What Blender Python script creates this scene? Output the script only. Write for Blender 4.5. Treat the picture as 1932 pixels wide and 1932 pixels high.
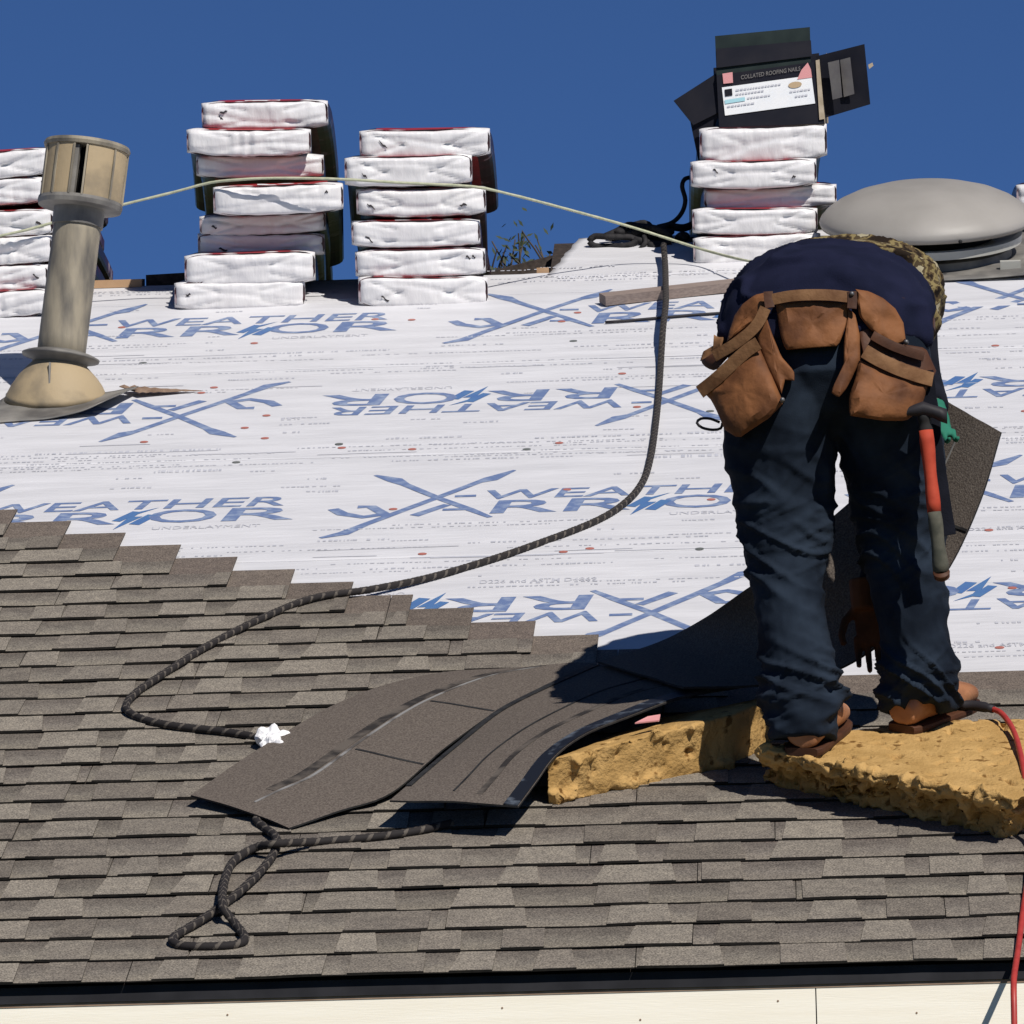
import bpy, bmesh, math, random
from mathutils import Vector as V, Matrix, noise
random.seed(7)
sc = bpy.context.scene
for o in list(bpy.data.objects): bpy.data.objects.remove(o)
COL = sc.collection

# ------------------------------------------------------------------ camera
PITCH, YAW, ROLL = math.radians(9.0147), math.radians(2.5), math.radians(-1.2392)
CAM = V((0.57645, -12.75, 1.6))
fw = V((-math.sin(YAW)*math.cos(PITCH), math.cos(YAW)*math.cos(PITCH), math.sin(PITCH)))
r0 = fw.cross(V((0, 0, 1))).normalized(); u0 = r0.cross(fw)
RX = r0*math.cos(ROLL)+u0*math.sin(ROLL); UX = -r0*math.sin(ROLL)+u0*math.cos(ROLL)
cd = bpy.data.cameras.new('camera'); cam = bpy.data.objects.new('camera', cd); COL.objects.link(cam)
cd.sensor_width = 36; cd.lens = 36*6512/1024; cd.clip_start = 0.5; cd.clip_end = 2000
m3 = Matrix((RX, UX, -fw)).transposed()
cam.matrix_world = Matrix.Translation(CAM) @ m3.to_4x4()
sc.camera = cam

# ------------------------------------------------------------------ sky, sun, exposure
SUN_EL, SUN_AZ = math.radians(42), math.radians(31)      # azimuth: to the right of straight behind the camera
sdir = V((math.sin(SUN_AZ)*math.cos(SUN_EL), -math.cos(SUN_AZ)*math.cos(SUN_EL), math.sin(SUN_EL)))
w = bpy.data.worlds.new('World'); sc.world = w; w.use_nodes = True
nt = w.node_tree; bg = nt.nodes['Background']
sky = nt.nodes.new('ShaderNodeTexSky'); sky.sky_type = 'NISHITA'; sky.sun_disc = False
sky.sun_elevation = SUN_EL; sky.sun_rotation = math.atan2(sdir.x, sdir.y)
sky.altitude = 8000; sky.air_density = 1.2; sky.dust_density = 0.0; sky.ozone_density = 10.0
nt.links.new(sky.outputs[0], bg.inputs[0]); bg.inputs[1].default_value = 0.072
sl = bpy.data.lights.new('sun', 'SUN'); so = bpy.data.objects.new('sun', sl); COL.objects.link(so)
sl.energy = 4.5; sl.angle = math.radians(0.53); sl.color = (1, 0.95, 0.88)
so.rotation_euler = sdir.to_track_quat('Z', 'Y').to_euler(); so.location = (6, -14, 14)
sc.view_settings.view_transform = 'Standard'; sc.view_settings.look = 'None'
sc.view_settings.exposure = 0.0; sc.view_settings.gamma = 1.0
sc.view_settings.use_curve_mapping = False

# ------------------------------------------------------------------ geometry of the place
PH = math.radians(22.62); ZE = 2.7; CP, SP = math.cos(PH), math.sin(PH)
FPX = 6512*1932/1024
NRM = V((0, -SP, CP))
def R(s, t, n=0.0): return V((s, t*CP-n*SP, ZE+t*SP+n*CP))
def ray(u, v): return RX*((u-966)/FPX) - UX*((v-966)/FPX) + fw
def ST(u, v, n=0.0):
    d = ray(u, v); P0 = V((0, 0, ZE))+NRM*n
    k = (P0-CAM).dot(NRM)/d.dot(NRM); P = CAM+d*k-P0
    return P.x, P.y*CP+P.z*SP
def RP(u, v, n=0.0): return R(*ST(u, v, n), n)
def VP(u, v, Y):
    d = ray(u, v); return CAM+d*((Y-CAM.y)/d.y)
def PX(P):
    d = P-CAM; z = d.dot(fw); return 966+FPX*d.dot(RX)/z, 966-FPX*d.dot(UX)/z
def pxm(P): return FPX/((P-CAM).dot(fw))

# ------------------------------------------------------------------ object helpers
BASE = {}
def _link(o, parent, base):
    COL.objects.link(o)
    if parent is not None: o.parent = parent; BASE[o.name] = BASE[parent.name]
    else: o.location = base; BASE[o.name] = base.copy()
def thing(name, label, cat, base, group=None):
    o = bpy.data.objects.new(name, None); o.empty_display_size = .1; _link(o, None, V(base)); tag(o, label, cat, group); return o
def tag(o, label=None, cat=None, group=None, kind=None):
    if label: o['label'] = label
    if cat: o['category'] = cat
    if group: o['group'] = group
    if kind: o['kind'] = kind
    return o
def mk(name, verts, faces, mats, parent=None, base=None, fm=None, smooth=False, uvs=None):
    verts = [V(p) for p in verts]
    if parent is not None: b = BASE[parent.name]
    elif base is not None: b = V(base)
    else:
        b = V((sum(p.x for p in verts)/len(verts), sum(p.y for p in verts)/len(verts), min(p.z for p in verts)))
    me = bpy.data.meshes.new(name)
    me.from_pydata([tuple(p-b) for p in verts], [], faces)
    for m in (mats if isinstance(mats, (list, tuple)) else [mats]): me.materials.append(m)
    if fm: me.polygons.foreach_set('material_index', fm)
    if smooth: me.polygons.foreach_set('use_smooth', [True]*len(me.polygons))
    if uvs:
        ul = me.uv_layers.new(name='UVMap')
        for p in me.polygons:
            for li in p.loop_indices: ul.data[li].uv = uvs[me.loops[li].vertex_index]
    me.update()
    o = bpy.data.objects.new(name, me); _link(o, parent, b); return o
def merge(parts):
    vs, fs = [], []
    for v, f in parts:
        n = len(vs); vs += list(v); fs += [tuple(i+n for i in q) for q in f]
    return vs, fs
BOXF = [(0, 3, 2, 1), (4, 5, 6, 7), (0, 1, 5, 4), (1, 2, 6, 5), (2, 3, 7, 6), (3, 0, 4, 7)]
def hexa(bot, top): return list(bot)+list(top), BOXF
def obox(c, ax, ay, az):           # centre and half-axes
    c = V(c); s = [(-1, -1), (1, -1), (1, 1), (-1, 1)]
    return hexa([c+ax*i+ay*j-az for i, j in s], [c+ax*i+ay*j+az for i, j in s])
def slab4(a, b, c, d, th, nrm=None):
    a, b, c, d = map(V, (a, b, c, d)); n = (nrm or (b-a).cross(d-a).normalized())*th
    return hexa([a, b, c, d], [a+n, b+n, c+n, d+n])
def grid(fn, nu, nv):
    vs = [fn(i/nu, j/nv) for j in range(nv+1) for i in range(nu+1)]
    fs = [(j*(nu+1)+i, j*(nu+1)+i+1, (j+1)*(nu+1)+i+1, (j+1)*(nu+1)+i) for j in range(nv) for i in range(nu)]
    return vs, fs
def sheet(fn, nfn, nu, nv, th):    # a grid with thickness: top fn, bottom fn-th*n
    a, f = grid(fn, nu, nv); b, _ = grid(lambda x, y: fn(x, y)-nfn(x, y)*th, nu, nv); N = len(a)
    vs = a+b; fs = list(f)+[tuple(i+N for i in reversed(q)) for q in f]; top = len(f)
    W = nu+1
    rim = [j for j in range(nu)]
    def e(i, j): fs.append((j, i, i+N, j+N))
    for i in range(nu): e(i, i+1); e(nv*W+i+1, nv*W+i)
    for j in range(nv): e((j+1)*W, j*W); e(j*W+nu, (j+1)*W+nu)
    return vs, fs, top
def frames(pts):
    T = [(pts[min(i+1, len(pts)-1)]-pts[max(i-1, 0)]).normalized() for i in range(len(pts))]
    a = V((0, 0, 1)) if abs(T[0].z) < .9 else V((1, 0, 0))
    n = (a-T[0]*a.dot(T[0])).normalized(); out = []
    for t in T:
        n = (n-t*n.dot(t)).normalized(); out.append((t, n, t.cross(n)))
    return out
def smooth_path(pts, step):
    pts = [V(p) for p in pts]; P = [pts[0]*2-pts[1]]+pts+[pts[-1]*2-pts[-2]]; out = []
    for i in range(1, len(P)-2):
        a, b, c, d = P[i-1:i+3]; k = max(2, int((c-b).length/step))
        for j in range(k):
            x = j/k; out.append(.5*((2*b)+(c-a)*x+(2*a-5*b+4*c-d)*x*x+(3*b-a-3*c+d)*x**3))
    out.append(pts[-1]); return out
def tube(pts, r, n=10, twist=0, amp=0.0, strands=3):
    fr = frames(pts); vs, fs, uv = [], [], []; L = 0
    for i, (p, (t, a, b)) in enumerate(zip(pts, fr)):
        if i: L += (p-pts[i-1]).length
        rr = r(i/(len(pts)-1)) if callable(r) else r
        for k in range(n):
            th = 2*math.pi*k/n
            q = rr*(1+amp*math.sin(strands*th+L*twist)) if amp else rr
            vs.append(p+(a*math.cos(th)+b*math.sin(th))*q); uv.append((L, k/n))
    for i in range(len(pts)-1):
        for k in range(n): fs.append((i*n+k, i*n+(k+1) % n, (i+1)*n+(k+1) % n, (i+1)*n+k))
    fs.append(tuple(reversed(range(n)))); m = (len(pts)-1)*n; fs.append(tuple(m+k for k in range(n)))
    return vs, fs, uv
def loft(rings, n=20, xa=None, sq=2.0):   # rings: (centre, axis_x_vec*rx, axis_y_vec*ry)
    vs, fs = [], []
    for c, ax, ay in rings:
        for k in range(n):
            th = 2*math.pi*k/n; c_, s_ = math.cos(th), math.sin(th)
            x = math.copysign(abs(c_)**(2/sq), c_); y = math.copysign(abs(s_)**(2/sq), s_)
            vs.append(c+ax*x+ay*y)
    for i in range(len(rings)-1):
        for k in range(n): fs.append((i*n+k, i*n+(k+1) % n, (i+1)*n+(k+1) % n, (i+1)*n+k))
    fs.append(tuple(reversed(range(n)))); m = (len(rings)-1)*n; fs.append(tuple(m+k for k in range(n)))
    return vs, fs
def fixnormals(o):
    bm = bmesh.new(); bm.from_mesh(o.data); bmesh.ops.recalc_face_normals(bm, faces=bm.faces); bm.to_mesh(o.data); bm.free()
def remesh(o, vox, smooth_it=4, disp=None, shade=True):
    fixnormals(o)
    md = o.modifiers.new('r', 'REMESH'); md.mode = 'VOXEL'; md.voxel_size = vox
    if smooth_it: s = o.modifiers.new('s', 'SMOOTH'); s.iterations = smooth_it; s.factor = .5
    dg = bpy.context.evaluated_depsgraph_get(); dg.update()
    me = bpy.data.meshes.new_from_object(o.evaluated_get(dg)); o.modifiers.clear()
    if not me.materials:
        for m in o.data.materials: me.materials.append(m)
    o.data = me
    if disp:
        nr = [v.normal.copy() for v in me.vertices]; b = BASE[o.name]
        for v, n in zip(me.vertices, nr): v.co += disp(v.co+b, n)
    if shade: me.polygons.foreach_set('use_smooth', [True]*len(me.polygons))
    me.update(); return o
def n3(x, y, z): return noise.noise(V((x, y, z)))
def nv(p, f): return noise.noise(p*f)

# ------------------------------------------------------------------ materials
def _new(name):
    m = bpy.data.materials.new(name); m.use_nodes = True; t = m.node_tree
    return m, t, t.nodes['Principled BSDF']
def N(t, k, **kw):
    n = t.nodes.new(k)
    for a, b in kw.items():
        if a in n.inputs: n.inputs[a].default_value = b
        else: setattr(n, a, b)
    return n
def ramp(t, fac, stops):
    r = t.nodes.new('ShaderNodeValToRGB'); e = r.color_ramp.elements
    while len(e) < len(stops): e.new(.5)
    for x, (p, c) in zip(e, stops): x.position = p; x.color = (*c, 1)
    t.links.new(fac, r.inputs[0]); return r
def mat(name, c1, c2=None, scale=12, rough=.8, bump=0, bscale=60, metal=0, spec=.3, detail=5, lo=.35, hi=.65, stretch=None, bdist=.004):
    m, t, b = _new(name); b.inputs['Roughness'].default_value = rough; b.inputs['Metallic'].default_value = metal
    b.inputs['Specular IOR Level'].default_value = spec
    tc = N(t, 'ShaderNodeTexCoord'); vec = tc.outputs['Object']
    if stretch:
        mp = N(t, 'ShaderNodeMapping'); mp.inputs['Scale'].default_value = stretch; t.links.new(vec, mp.inputs[0]); vec = mp.outputs[0]
    if c2:
        n = N(t, 'ShaderNodeTexNoise', Scale=scale, Detail=detail); t.links.new(vec, n.inputs['Vector'])
        r = ramp(t, n.outputs[0], [(lo, c1), (hi, c2)]); t.links.new(r.outputs[0], b.inputs['Base Color'])
    else: b.inputs['Base Color'].default_value = (*c1, 1)
    if bump:
        n = N(t, 'ShaderNodeTexNoise', Scale=bscale, Detail=6); t.links.new(vec, n.inputs['Vector'])
        k = N(t, 'ShaderNodeBump', Strength=bump, Distance=bdist); t.links.new(n.outputs[0], k.inputs['Height']); t.links.new(k.outputs[0], b.inputs['Normal'])
    return m
def mix(t, a, b, fac, mode='MIX'):
    x = t.nodes.new('ShaderNodeMix'); x.data_type = 'RGBA'; x.blend_type = mode
    for s, v in ((x.inputs[0], fac), (x.inputs[6], a), (x.inputs[7], b)):
        if isinstance(v, (int, float)): s.default_value = v
        elif isinstance(v, tuple): s.default_value = (*v, 1)
        else: t.links.new(v, s)
    return x.outputs[2]
def granule_mat(name, stops, strip=False):
    m, t, b = _new(name); b.inputs['Roughness'].default_value = .95; b.inputs['Specular IOR Level'].default_value = .12
    oi = N(t, 'ShaderNodeObjectInfo'); tc = N(t, 'ShaderNodeTexCoord')
    r = ramp(t, oi.outputs['Random'], stops); col = r.outputs[0]
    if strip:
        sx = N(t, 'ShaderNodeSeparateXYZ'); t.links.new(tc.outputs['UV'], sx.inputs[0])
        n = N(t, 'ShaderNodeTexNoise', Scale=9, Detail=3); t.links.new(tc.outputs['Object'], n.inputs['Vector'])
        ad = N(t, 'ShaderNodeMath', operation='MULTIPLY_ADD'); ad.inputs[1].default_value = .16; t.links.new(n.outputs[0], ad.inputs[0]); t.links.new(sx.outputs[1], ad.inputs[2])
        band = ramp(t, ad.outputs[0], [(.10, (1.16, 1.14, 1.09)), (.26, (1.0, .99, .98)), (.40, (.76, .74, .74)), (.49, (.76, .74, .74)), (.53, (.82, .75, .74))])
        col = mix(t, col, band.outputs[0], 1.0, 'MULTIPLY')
    g = N(t, 'ShaderNodeTexNoise', Scale=260, Detail=2); t.links.new(tc.outputs['Object'], g.inputs['Vector'])
    gr = ramp(t, g.outputs[0], [(.36, (.58, .57, .56)), (.5, (1, 1, 1)), (.66, (1.55, 1.52, 1.45))])
    col = mix(t, col, gr.outputs[0], 1.0, 'MULTIPLY')
    g2 = N(t, 'ShaderNodeTexNoise', Scale=28, Detail=4); t.links.new(tc.outputs['Object'], g2.inputs['Vector'])
    gr2 = ramp(t, g2.outputs[0], [(.35, (.88, .88, .88)), (.65, (1.1, 1.1, 1.08))])
    col = mix(t, col, gr2.outputs[0], 1.0, 'MULTIPLY'); t.links.new(col, b.inputs['Base Color'])
    k = N(t, 'ShaderNodeBump', Strength=.5, Distance=.002); t.links.new(g.outputs[0], k.inputs['Height']); t.links.new(k.outputs[0], b.inputs['Normal'])
    return m
M = {}
M['tab'] = granule_mat('shingle_tab', [(0, (.145, .127, .110)), (.3, (.195, .174, .150)), (.6, (.236, .211, .180)), (.85, (.19, .168, .145)), (1, (.16, .141, .123))])
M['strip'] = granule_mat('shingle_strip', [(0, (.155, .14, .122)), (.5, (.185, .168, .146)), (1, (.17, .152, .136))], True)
M['butt'] = mat('asphalt_edge', (.010, .009, .008), (.022, .019, .016), 60, .9)
M['loose'] = mat('loose_shingle_granules', (.092, .076, .066), (.158, .134, .114), 230, .95, .5, 260, spec=.1, detail=2, lo=.38, hi=.64)
M['loose_back'] = mat('shingle_back', (.012, .012, .014), (.03, .03, .03), 30, .8)
M['tarband'] = mat('tar_band', (.030, .027, .026), (.115, .098, .084), 16, .9, spec=.15, lo=.42, hi=.6)
M['film'] = mat('sealant_film', (.010, .012, .018), (.11, .13, .16), 22, .5, spec=.3, lo=.55, hi=.7)
M['glue'] = mat('sealant_line', (.24, .235, .23), (.085, .076, .07), 14, .7, lo=.45, hi=.62)
M['deck'] = mat('roof_board', (.20, .13, .08), (.28, .18, .11), 8, .8)
M['drip'] = mat('drip_edge_paint', (.010, .010, .013), (.020, .020, .024), 14, .7, spec=.25)
M['fascia'] = mat('cream_paint', (.89, .83, .70), (.93, .88, .76), 3, .6, .1, 30, stretch=(1, 1, 14))
M['trim'] = mat('bare_wood_strip', (.24, .16, .11), (.34, .25, .18), 20, .8)
M['wall'] = mat('stucco', (.62, .55, .44), (.70, .62, .5), 6, .9, .4, 120)
M['ground'] = mat('lawn', (.05, .075, .025), (.10, .11, .045), 2, .95, .5, 20)
def under_mat():
    m, t, b = _new('white_underlayment'); b.inputs['Roughness'].default_value = .6; b.inputs['Specular IOR Level'].default_value = .25
    tc = N(t, 'ShaderNodeTexCoord'); mp = N(t, 'ShaderNodeMapping'); mp.inputs['Scale'].default_value = (1.2, 5, 5); t.links.new(tc.outputs['Object'], mp.inputs[0])
    n = N(t, 'ShaderNodeTexNoise', Scale=3, Detail=6); t.links.new(mp.outputs[0], n.inputs['Vector'])
    r = ramp(t, n.outputs[0], [(.3, (.565, .563, .585)), (.7, (.655, .652, .675))]); t.links.new(r.outputs[0], b.inputs['Base Color'])
    n2 = N(t, 'ShaderNodeTexNoise', Scale=9, Detail=7); t.links.new(mp.outputs[0], n2.inputs['Vector'])
    k = N(t, 'ShaderNodeBump', Strength=.5, Distance=.006); t.links.new(n2.outputs[0], k.inputs['Height']); t.links.new(k.outputs[0], b.inputs['Normal'])
    return m
M['under'] = under_mat()
M['ink'] = mat('blue_ink', (.13, .185, .345), (.30, .36, .48), 34, .6, lo=.45, hi=.75)
M['inkbolt'] = mat('light_blue_ink', (.07, .15, .36), (.08, .18, .36), 20, .6)
M['greyink'] = mat('grey_ink', (.42, .43, .48), (.54, .54, .58), 30, .6)
M['red_cap'] = mat('red_plastic_cap', (.42, .15, .12), None, rough=.5, spec=.4)
M['grey_cap'] = mat('grey_plastic_cap', (.14, .15, .14), None, rough=.4, spec=.5)
M['galv'] = mat('weathered_vent_metal', (.115, .105, .09), (.31, .27, .20), 8, .6, .2, 40, metal=0, spec=.35, stretch=(3, 3, .8), lo=.3, hi=.62)
M['tanmetal'] = mat('tan_painted_metal', (.20, .165, .115), (.40, .31, .19), 8, .65, .25, 50, spec=.3, lo=.30, hi=.52)
M['greymetal'] = mat('grey_weathered_metal', (.10, .095, .09), (.25, .235, .21), 9, .6, .15, 40, spec=.4)
M['darkmetal'] = mat('dark_inside', (.02, .02, .02), None, rough=.8)
M['dome'] = mat('beige_vent_metal', (.275, .258, .235), (.325, .305, .28), 5, .5, .08, 60, spec=.4)
M['domelight'] = mat('light_vent_metal', (.40, .40, .36), (.47, .46, .42), 8, .4, spec=.5)
M['whitewrap'] = mat('white_plastic_wrap', (.70, .68, .685), (.78, .765, .765), 10, .28, .3, 20, spec=.5, bdist=.012, stretch=(2.2, 1, .8))
M['redwrap'] = mat('red_plastic_wrap', (.30, .016, .02), (.40, .03, .032), 10, .4, .3, 40, spec=.5)
def sidewrap():
    m, t, b = _new('printed_side_wrap'); b.inputs['Roughness'].default_value = .4
    tc = N(t, 'ShaderNodeTexCoord'); n = N(t, 'ShaderNodeTexNoise', Scale=14, Detail=3); t.links.new(tc.outputs['Object'], n.inputs['Vector'])
    r = ramp(t, n.outputs[0], [(.48, (.016, .007, .011)), (.62, (.06, .010, .018)), (.70, (.42, .34, .36))]); t.links.new(r.outputs[0], b.inputs['Base Color']); return m
M['side'] = sidewrap()
M['slit'] = mat('dark_tear', (.05, .045, .05), None, rough=.9)
M['blackcard'] = mat('black_printed_cardboard', (.008, .009, .016), (.014, .014, .020), 12, .8, spec=.15)
M['greencard'] = mat('dark_green_cardboard', (.012, .019, .020), (.02, .03, .029), 12, .85, spec=.15)
M['greycard'] = mat('grey_print_panel', (.13, .12, .12), (.17, .16, .15), 20, .6)
M['white'] = mat('white_label', (.74, .76, .78), (.8, .8, .8), 20, .5)
M['cyan'] = mat('cyan_print', (.35, .6, .66), None, rough=.5)
M['pink'] = mat('pink_print', (.62, .28, .28), None, rough=.5)
M['tanprint'] = mat('tan_print', (.45, .33, .2), None, rough=.5)
M['kraft'] = mat('cardboard_edge', (.32, .26, .18), (.42, .35, .26), 40, .9)
def rope_mat(name, c1, c2, k=60):
    m, t, b = _new(name); b.inputs['Roughness'].default_value = .85
    tc = N(t, 'ShaderNodeTexCoord'); s = N(t, 'ShaderNodeSeparateXYZ'); t.links.new(tc.outputs['UV'], s.inputs[0])
    a = N(t, 'ShaderNodeMath', operation='MULTIPLY'); a.inputs[1].default_value = k; t.links.new(s.outputs[0], a.inputs[0])
    a2 = N(t, 'ShaderNodeMath', operation='ADD'); t.links.new(a.outputs[0], a2.inputs[0]); t.links.new(s.outputs[1], a2.inputs[1])
    f = N(t, 'ShaderNodeMath', operation='FRACT'); t.links.new(a2.outputs[0], f.inputs[0])
    n = N(t, 'ShaderNodeTexNoise', Scale=220, Detail=3); t.links.new(tc.outputs['Object'], n.inputs['Vector'])
    a3 = N(t, 'ShaderNodeMath', operation='MULTIPLY_ADD'); a3.inputs[1].default_value = .35; t.links.new(n.outputs[0], a3.inputs[0]); t.links.new(f.outputs[0], a3.inputs[2])
    r = ramp(t, a3.outputs[0], [(.93, c1), (1.0, c2)]); t.links.new(r.outputs[0], b.inputs['Base Color']); return m
M['rope'] = rope_mat('black_flecked_rope', (.013, .010, .010), (.10, .085, .07), 26)
M['string'] = mat('yellow_green_cord', (.38, .40, .27), (.50, .50, .36), 60, .7)
M['blackrope'] = mat('black_webbing', (.008, .008, .01), (.03, .028, .03), 50, .8)
M['hose'] = mat('red_rubber_hose', (.36, .035, .03), (.44, .05, .04), 30, .45, spec=.4)
M['rubber'] = mat('black_rubber', (.02, .018, .022), None, rough=.6)
def foam_mat():
    m, t, b = _new('yellow_foam'); b.inputs['Roughness'].default_value = 1; b.inputs['Specular IOR Level'].default_value = .05
    tc = N(t, 'ShaderNodeTexCoord'); n = N(t, 'ShaderNodeTexNoise', Scale=16, Detail=5); t.links.new(tc.outputs['Object'], n.inputs['Vector'])
    r = ramp(t, n.outputs[0], [(.35, (.385, .235, .085)), (.6, (.50, .315, .122))]); c = r.outputs[0]
    v = N(t, 'ShaderNodeTexNoise', Scale=34, Detail=4); t.links.new(tc.outputs['Object'], v.inputs['Vector'])
    r2 = ramp(t, v.outputs[0], [(.60, (1, 1, 1)), (.68, (.36, .30, .24))]); c = mix(t, c, r2.outputs[0], 1, 'MULTIPLY'); t.links.new(c, b.inputs['Base Color'])
    n2 = N(t, 'ShaderNodeTexNoise', Scale=130, Detail=5); t.links.new(tc.outputs['Object'], n2.inputs['Vector'])
    k = N(t, 'ShaderNodeBump', Strength=.7, Distance=.006); t.links.new(n2.outputs[0], k.inputs['Height']); t.links.new(k.outputs[0], b.inputs['Normal']); return m
M['foam'] = foam_mat()
M['jeans'] = mat('dark_denim', (.005, .009, .017), (.019, .029, .046), 9, .9, .35, 420, spec=.15, bdist=.002)
M['darkcloth'] = mat('black_sleeve_cloth', (.006, .007, .011), (.012, .013, .020), 12, .95, .3, 200, spec=.1)
M['navy'] = mat('navy_knit', (.008, .010, .026), (.012, .014, .036), 14, .95, .5, 300, spec=.1, bdist=.002)
def camo():
    m, t, b = _new('camouflage_cloth'); b.inputs['Roughness'].default_value = .9; b.inputs['Specular IOR Level'].default_value = .1
    tc = N(t, 'ShaderNodeTexCoord'); n = N(t, 'ShaderNodeTexNoise', Scale=26, Detail=3); t.links.new(tc.outputs['Object'], n.inputs['Vector'])
    r = ramp(t, n.outputs[0], [(.40, (.020, .014, .010)), (.45, (.08, .055, .028)), (.50, (.21, .165, .075)), (.57, (.07, .05, .028)), (.63, (.34, .30, .20))])
    r.color_ramp.interpolation = 'CONSTANT'; t.links.new(r.outputs[0], b.inputs['Base Color']); return m
M['camo'] = camo()
M['leather'] = mat('brown_leather', (.085, .031, .012), (.23, .092, .034), 11, .7, .45, 70, spec=.25, lo=.32, hi=.6)
M['leather2'] = mat('worn_tan_leather', (.13, .058, .024), (.25, .13, .06), 18, .7, .4, 90, spec=.25)
M['darkleather'] = mat('dark_leather', (.045, .018, .010), (.09, .035, .016), 14, .6, .2, 90)
M['boot'] = mat('tan_boot_leather', (.24, .10, .045), (.46, .21, .10), 14, .5, .3, 60, spec=.4)
M['glove'] = mat('green_glove', (.015, .13, .085), (.02, .17, .11), 20, .8)
M['tanglove'] = mat('tan_leather_glove', (.05, .020, .008), (.12, .047, .017), 14, .85)
M['skin'] = mat('skin', (.35, .19, .12), (.40, .23, .15), 12, .55)
M['hair'] = mat('black_hair', (.01, .008, .007), None, rough=.7)
M['orange'] = mat('orange_red_grip', (.36, .045, .022), (.48, .07, .036), 26, .7, spec=.2)
M['gripgrey'] = mat('grey_green_grip', (.05, .052, .040), (.11, .105, .08), 30, .85)
M['steel'] = mat('worn_steel', (.13, .13, .14), (.2, .2, .2), 30, .5, metal=.6)
M['paper'] = mat('white_paper_scrap', (.85, .84, .84), None, rough=.6)
M['tornpaper'] = mat('brown_torn_felt', (.20, .13, .09), (.30, .21, .15), 30, .9)
M['batten'] = mat('weathered_batten', (.20, .155, .135), (.28, .22, .19), 10, .8, stretch=(2, 20, 20))
M['oldroof'] = mat('dark_brown_old_shingle', (.028, .022, .020), (.055, .042, .036), 60, .95, .4, 120)
M['pine'] = mat('new_wood', (.36, .22, .12), (.46, .30, .18), 10, .7)
M['leaf'] = mat('tree_leaf', (.035, .05, .03), (.06, .075, .04), 8, .7)
M['bark'] = mat('bark', (.06, .045, .035), (.1, .08, .06), 8, .9)
M['plug'] = mat('white_plastic', (.75, .74, .70), None, rough=.5)

# ------------------------------------------------------------------ ground
g = mk('ground', [(-300, -300, 0), (300, -300, 0), (300, 300, 0), (-300, 300, 0)], [(0, 1, 2, 3)], M['ground'], base=(0, 0, 0)); tag(g, kind='structure')

# ------------------------------------------------------------------ house
house = thing('house', 'single storey house with half shingled roof and white underlayment', 'house', (0, 3, 0))
TL, TR, SSTEP = 6.87, 7.38, -0.13      # ridge height along the slope: left part, right part
SL, SR = -4.0, 4.0
def deck(s0, s1, tr):
    top = [R(s0, 0, -.004), R(s1, 0, -.004), R(s1, tr, -.004), R(s0, tr, -.004)]
    back = [V((s0, 2*R(0, tr).y, ZE)), V((s1, 2*R(0, tr).y, ZE))]
    vs = top+back+[R(s0, 0, -.02)+V((0, 0, -.0)), R(s1, 0, -.02)]
    fs = [(0, 1, 2, 3), (3, 2, 5, 4), (6, 4, 5, 7), (0, 6, 7, 1), (0, 3, 4, 6), (1, 7, 5, 2)]
    return vs, fs
vs, fs = merge([deck(SL, SSTEP, TL), deck(SSTEP, SR, TR)])
mk('roof_deck', vs, fs, M['oldroof'], house)
# walls under the roof
vs, fs = hexa([V((SL+.3, .45, 0)), V((SR-.3, .45, 0)), V((SR-.3, 12.2, 0)), V((SL+.3, 12.2, 0))],
              [V((SL+.3, .45, ZE-.1)), V((SR-.3, .45, ZE-.1)), V((SR-.3, 12.2, ZE-.1)), V((SL+.3, 12.2, ZE-.1))])
mk('wall', vs, fs, M['wall'], house)
vs, fs = obox((0, .22, ZE-.20), V((3.98, 0, 0)), V((0, .22, 0)), V((0, 0, .01)))
mk('soffit', vs, fs, M['fascia'], house)
sj = VP(1540, 1900, -.02).x
for a, b in ((SL, sj-.0012), (sj+.0012, SR)):
    vs, fs = obox(((a+b)/2, .001, ZE-.136), V(((b-a)/2, 0, 0)), V((0, .012, 0)), V((0, 0, .1)))
    mk('fascia_board', vs, fs, M['fascia'], house)
vs, fs = obox((0, -.0005, ZE-.0325), V((3.99, 0, 0)), V((0, .012, 0)), V((0, 0, .0035)))
mk('trim_strip', vs, fs, M['trim'], house)
def dripf(x, y):
    s = SL+.01+x*7.98; return V((s, -.0155-.0015*n3(s*1.5, 0, 3)-.0015*(1-y), ZE-.029+y*.032+.0012*n3(s*3, 1, 0)))
vs, fs, _ = sheet(dripf, lambda x, y: V((0, -1, 0)), 60, 2, .004)
mk('drip_edge', vs, fs, M['drip'], house, smooth=False)
for i in range(9):
    P = V((-1.1+i*.27+.03*n3(i, 0, 1), -.0115, ZE-.06-.03*(i % 2))); vs, fs = loft([(P+V((0, .002, 0)), V((.0026, 0, 0)), V((0, 0, .0026))), (P-V((0, .0005, 0)), V((.002, 0, 0)), V((0, 0, .002)))], 10); mk('nail_head', vs, fs, M['trim'], house)
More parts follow.
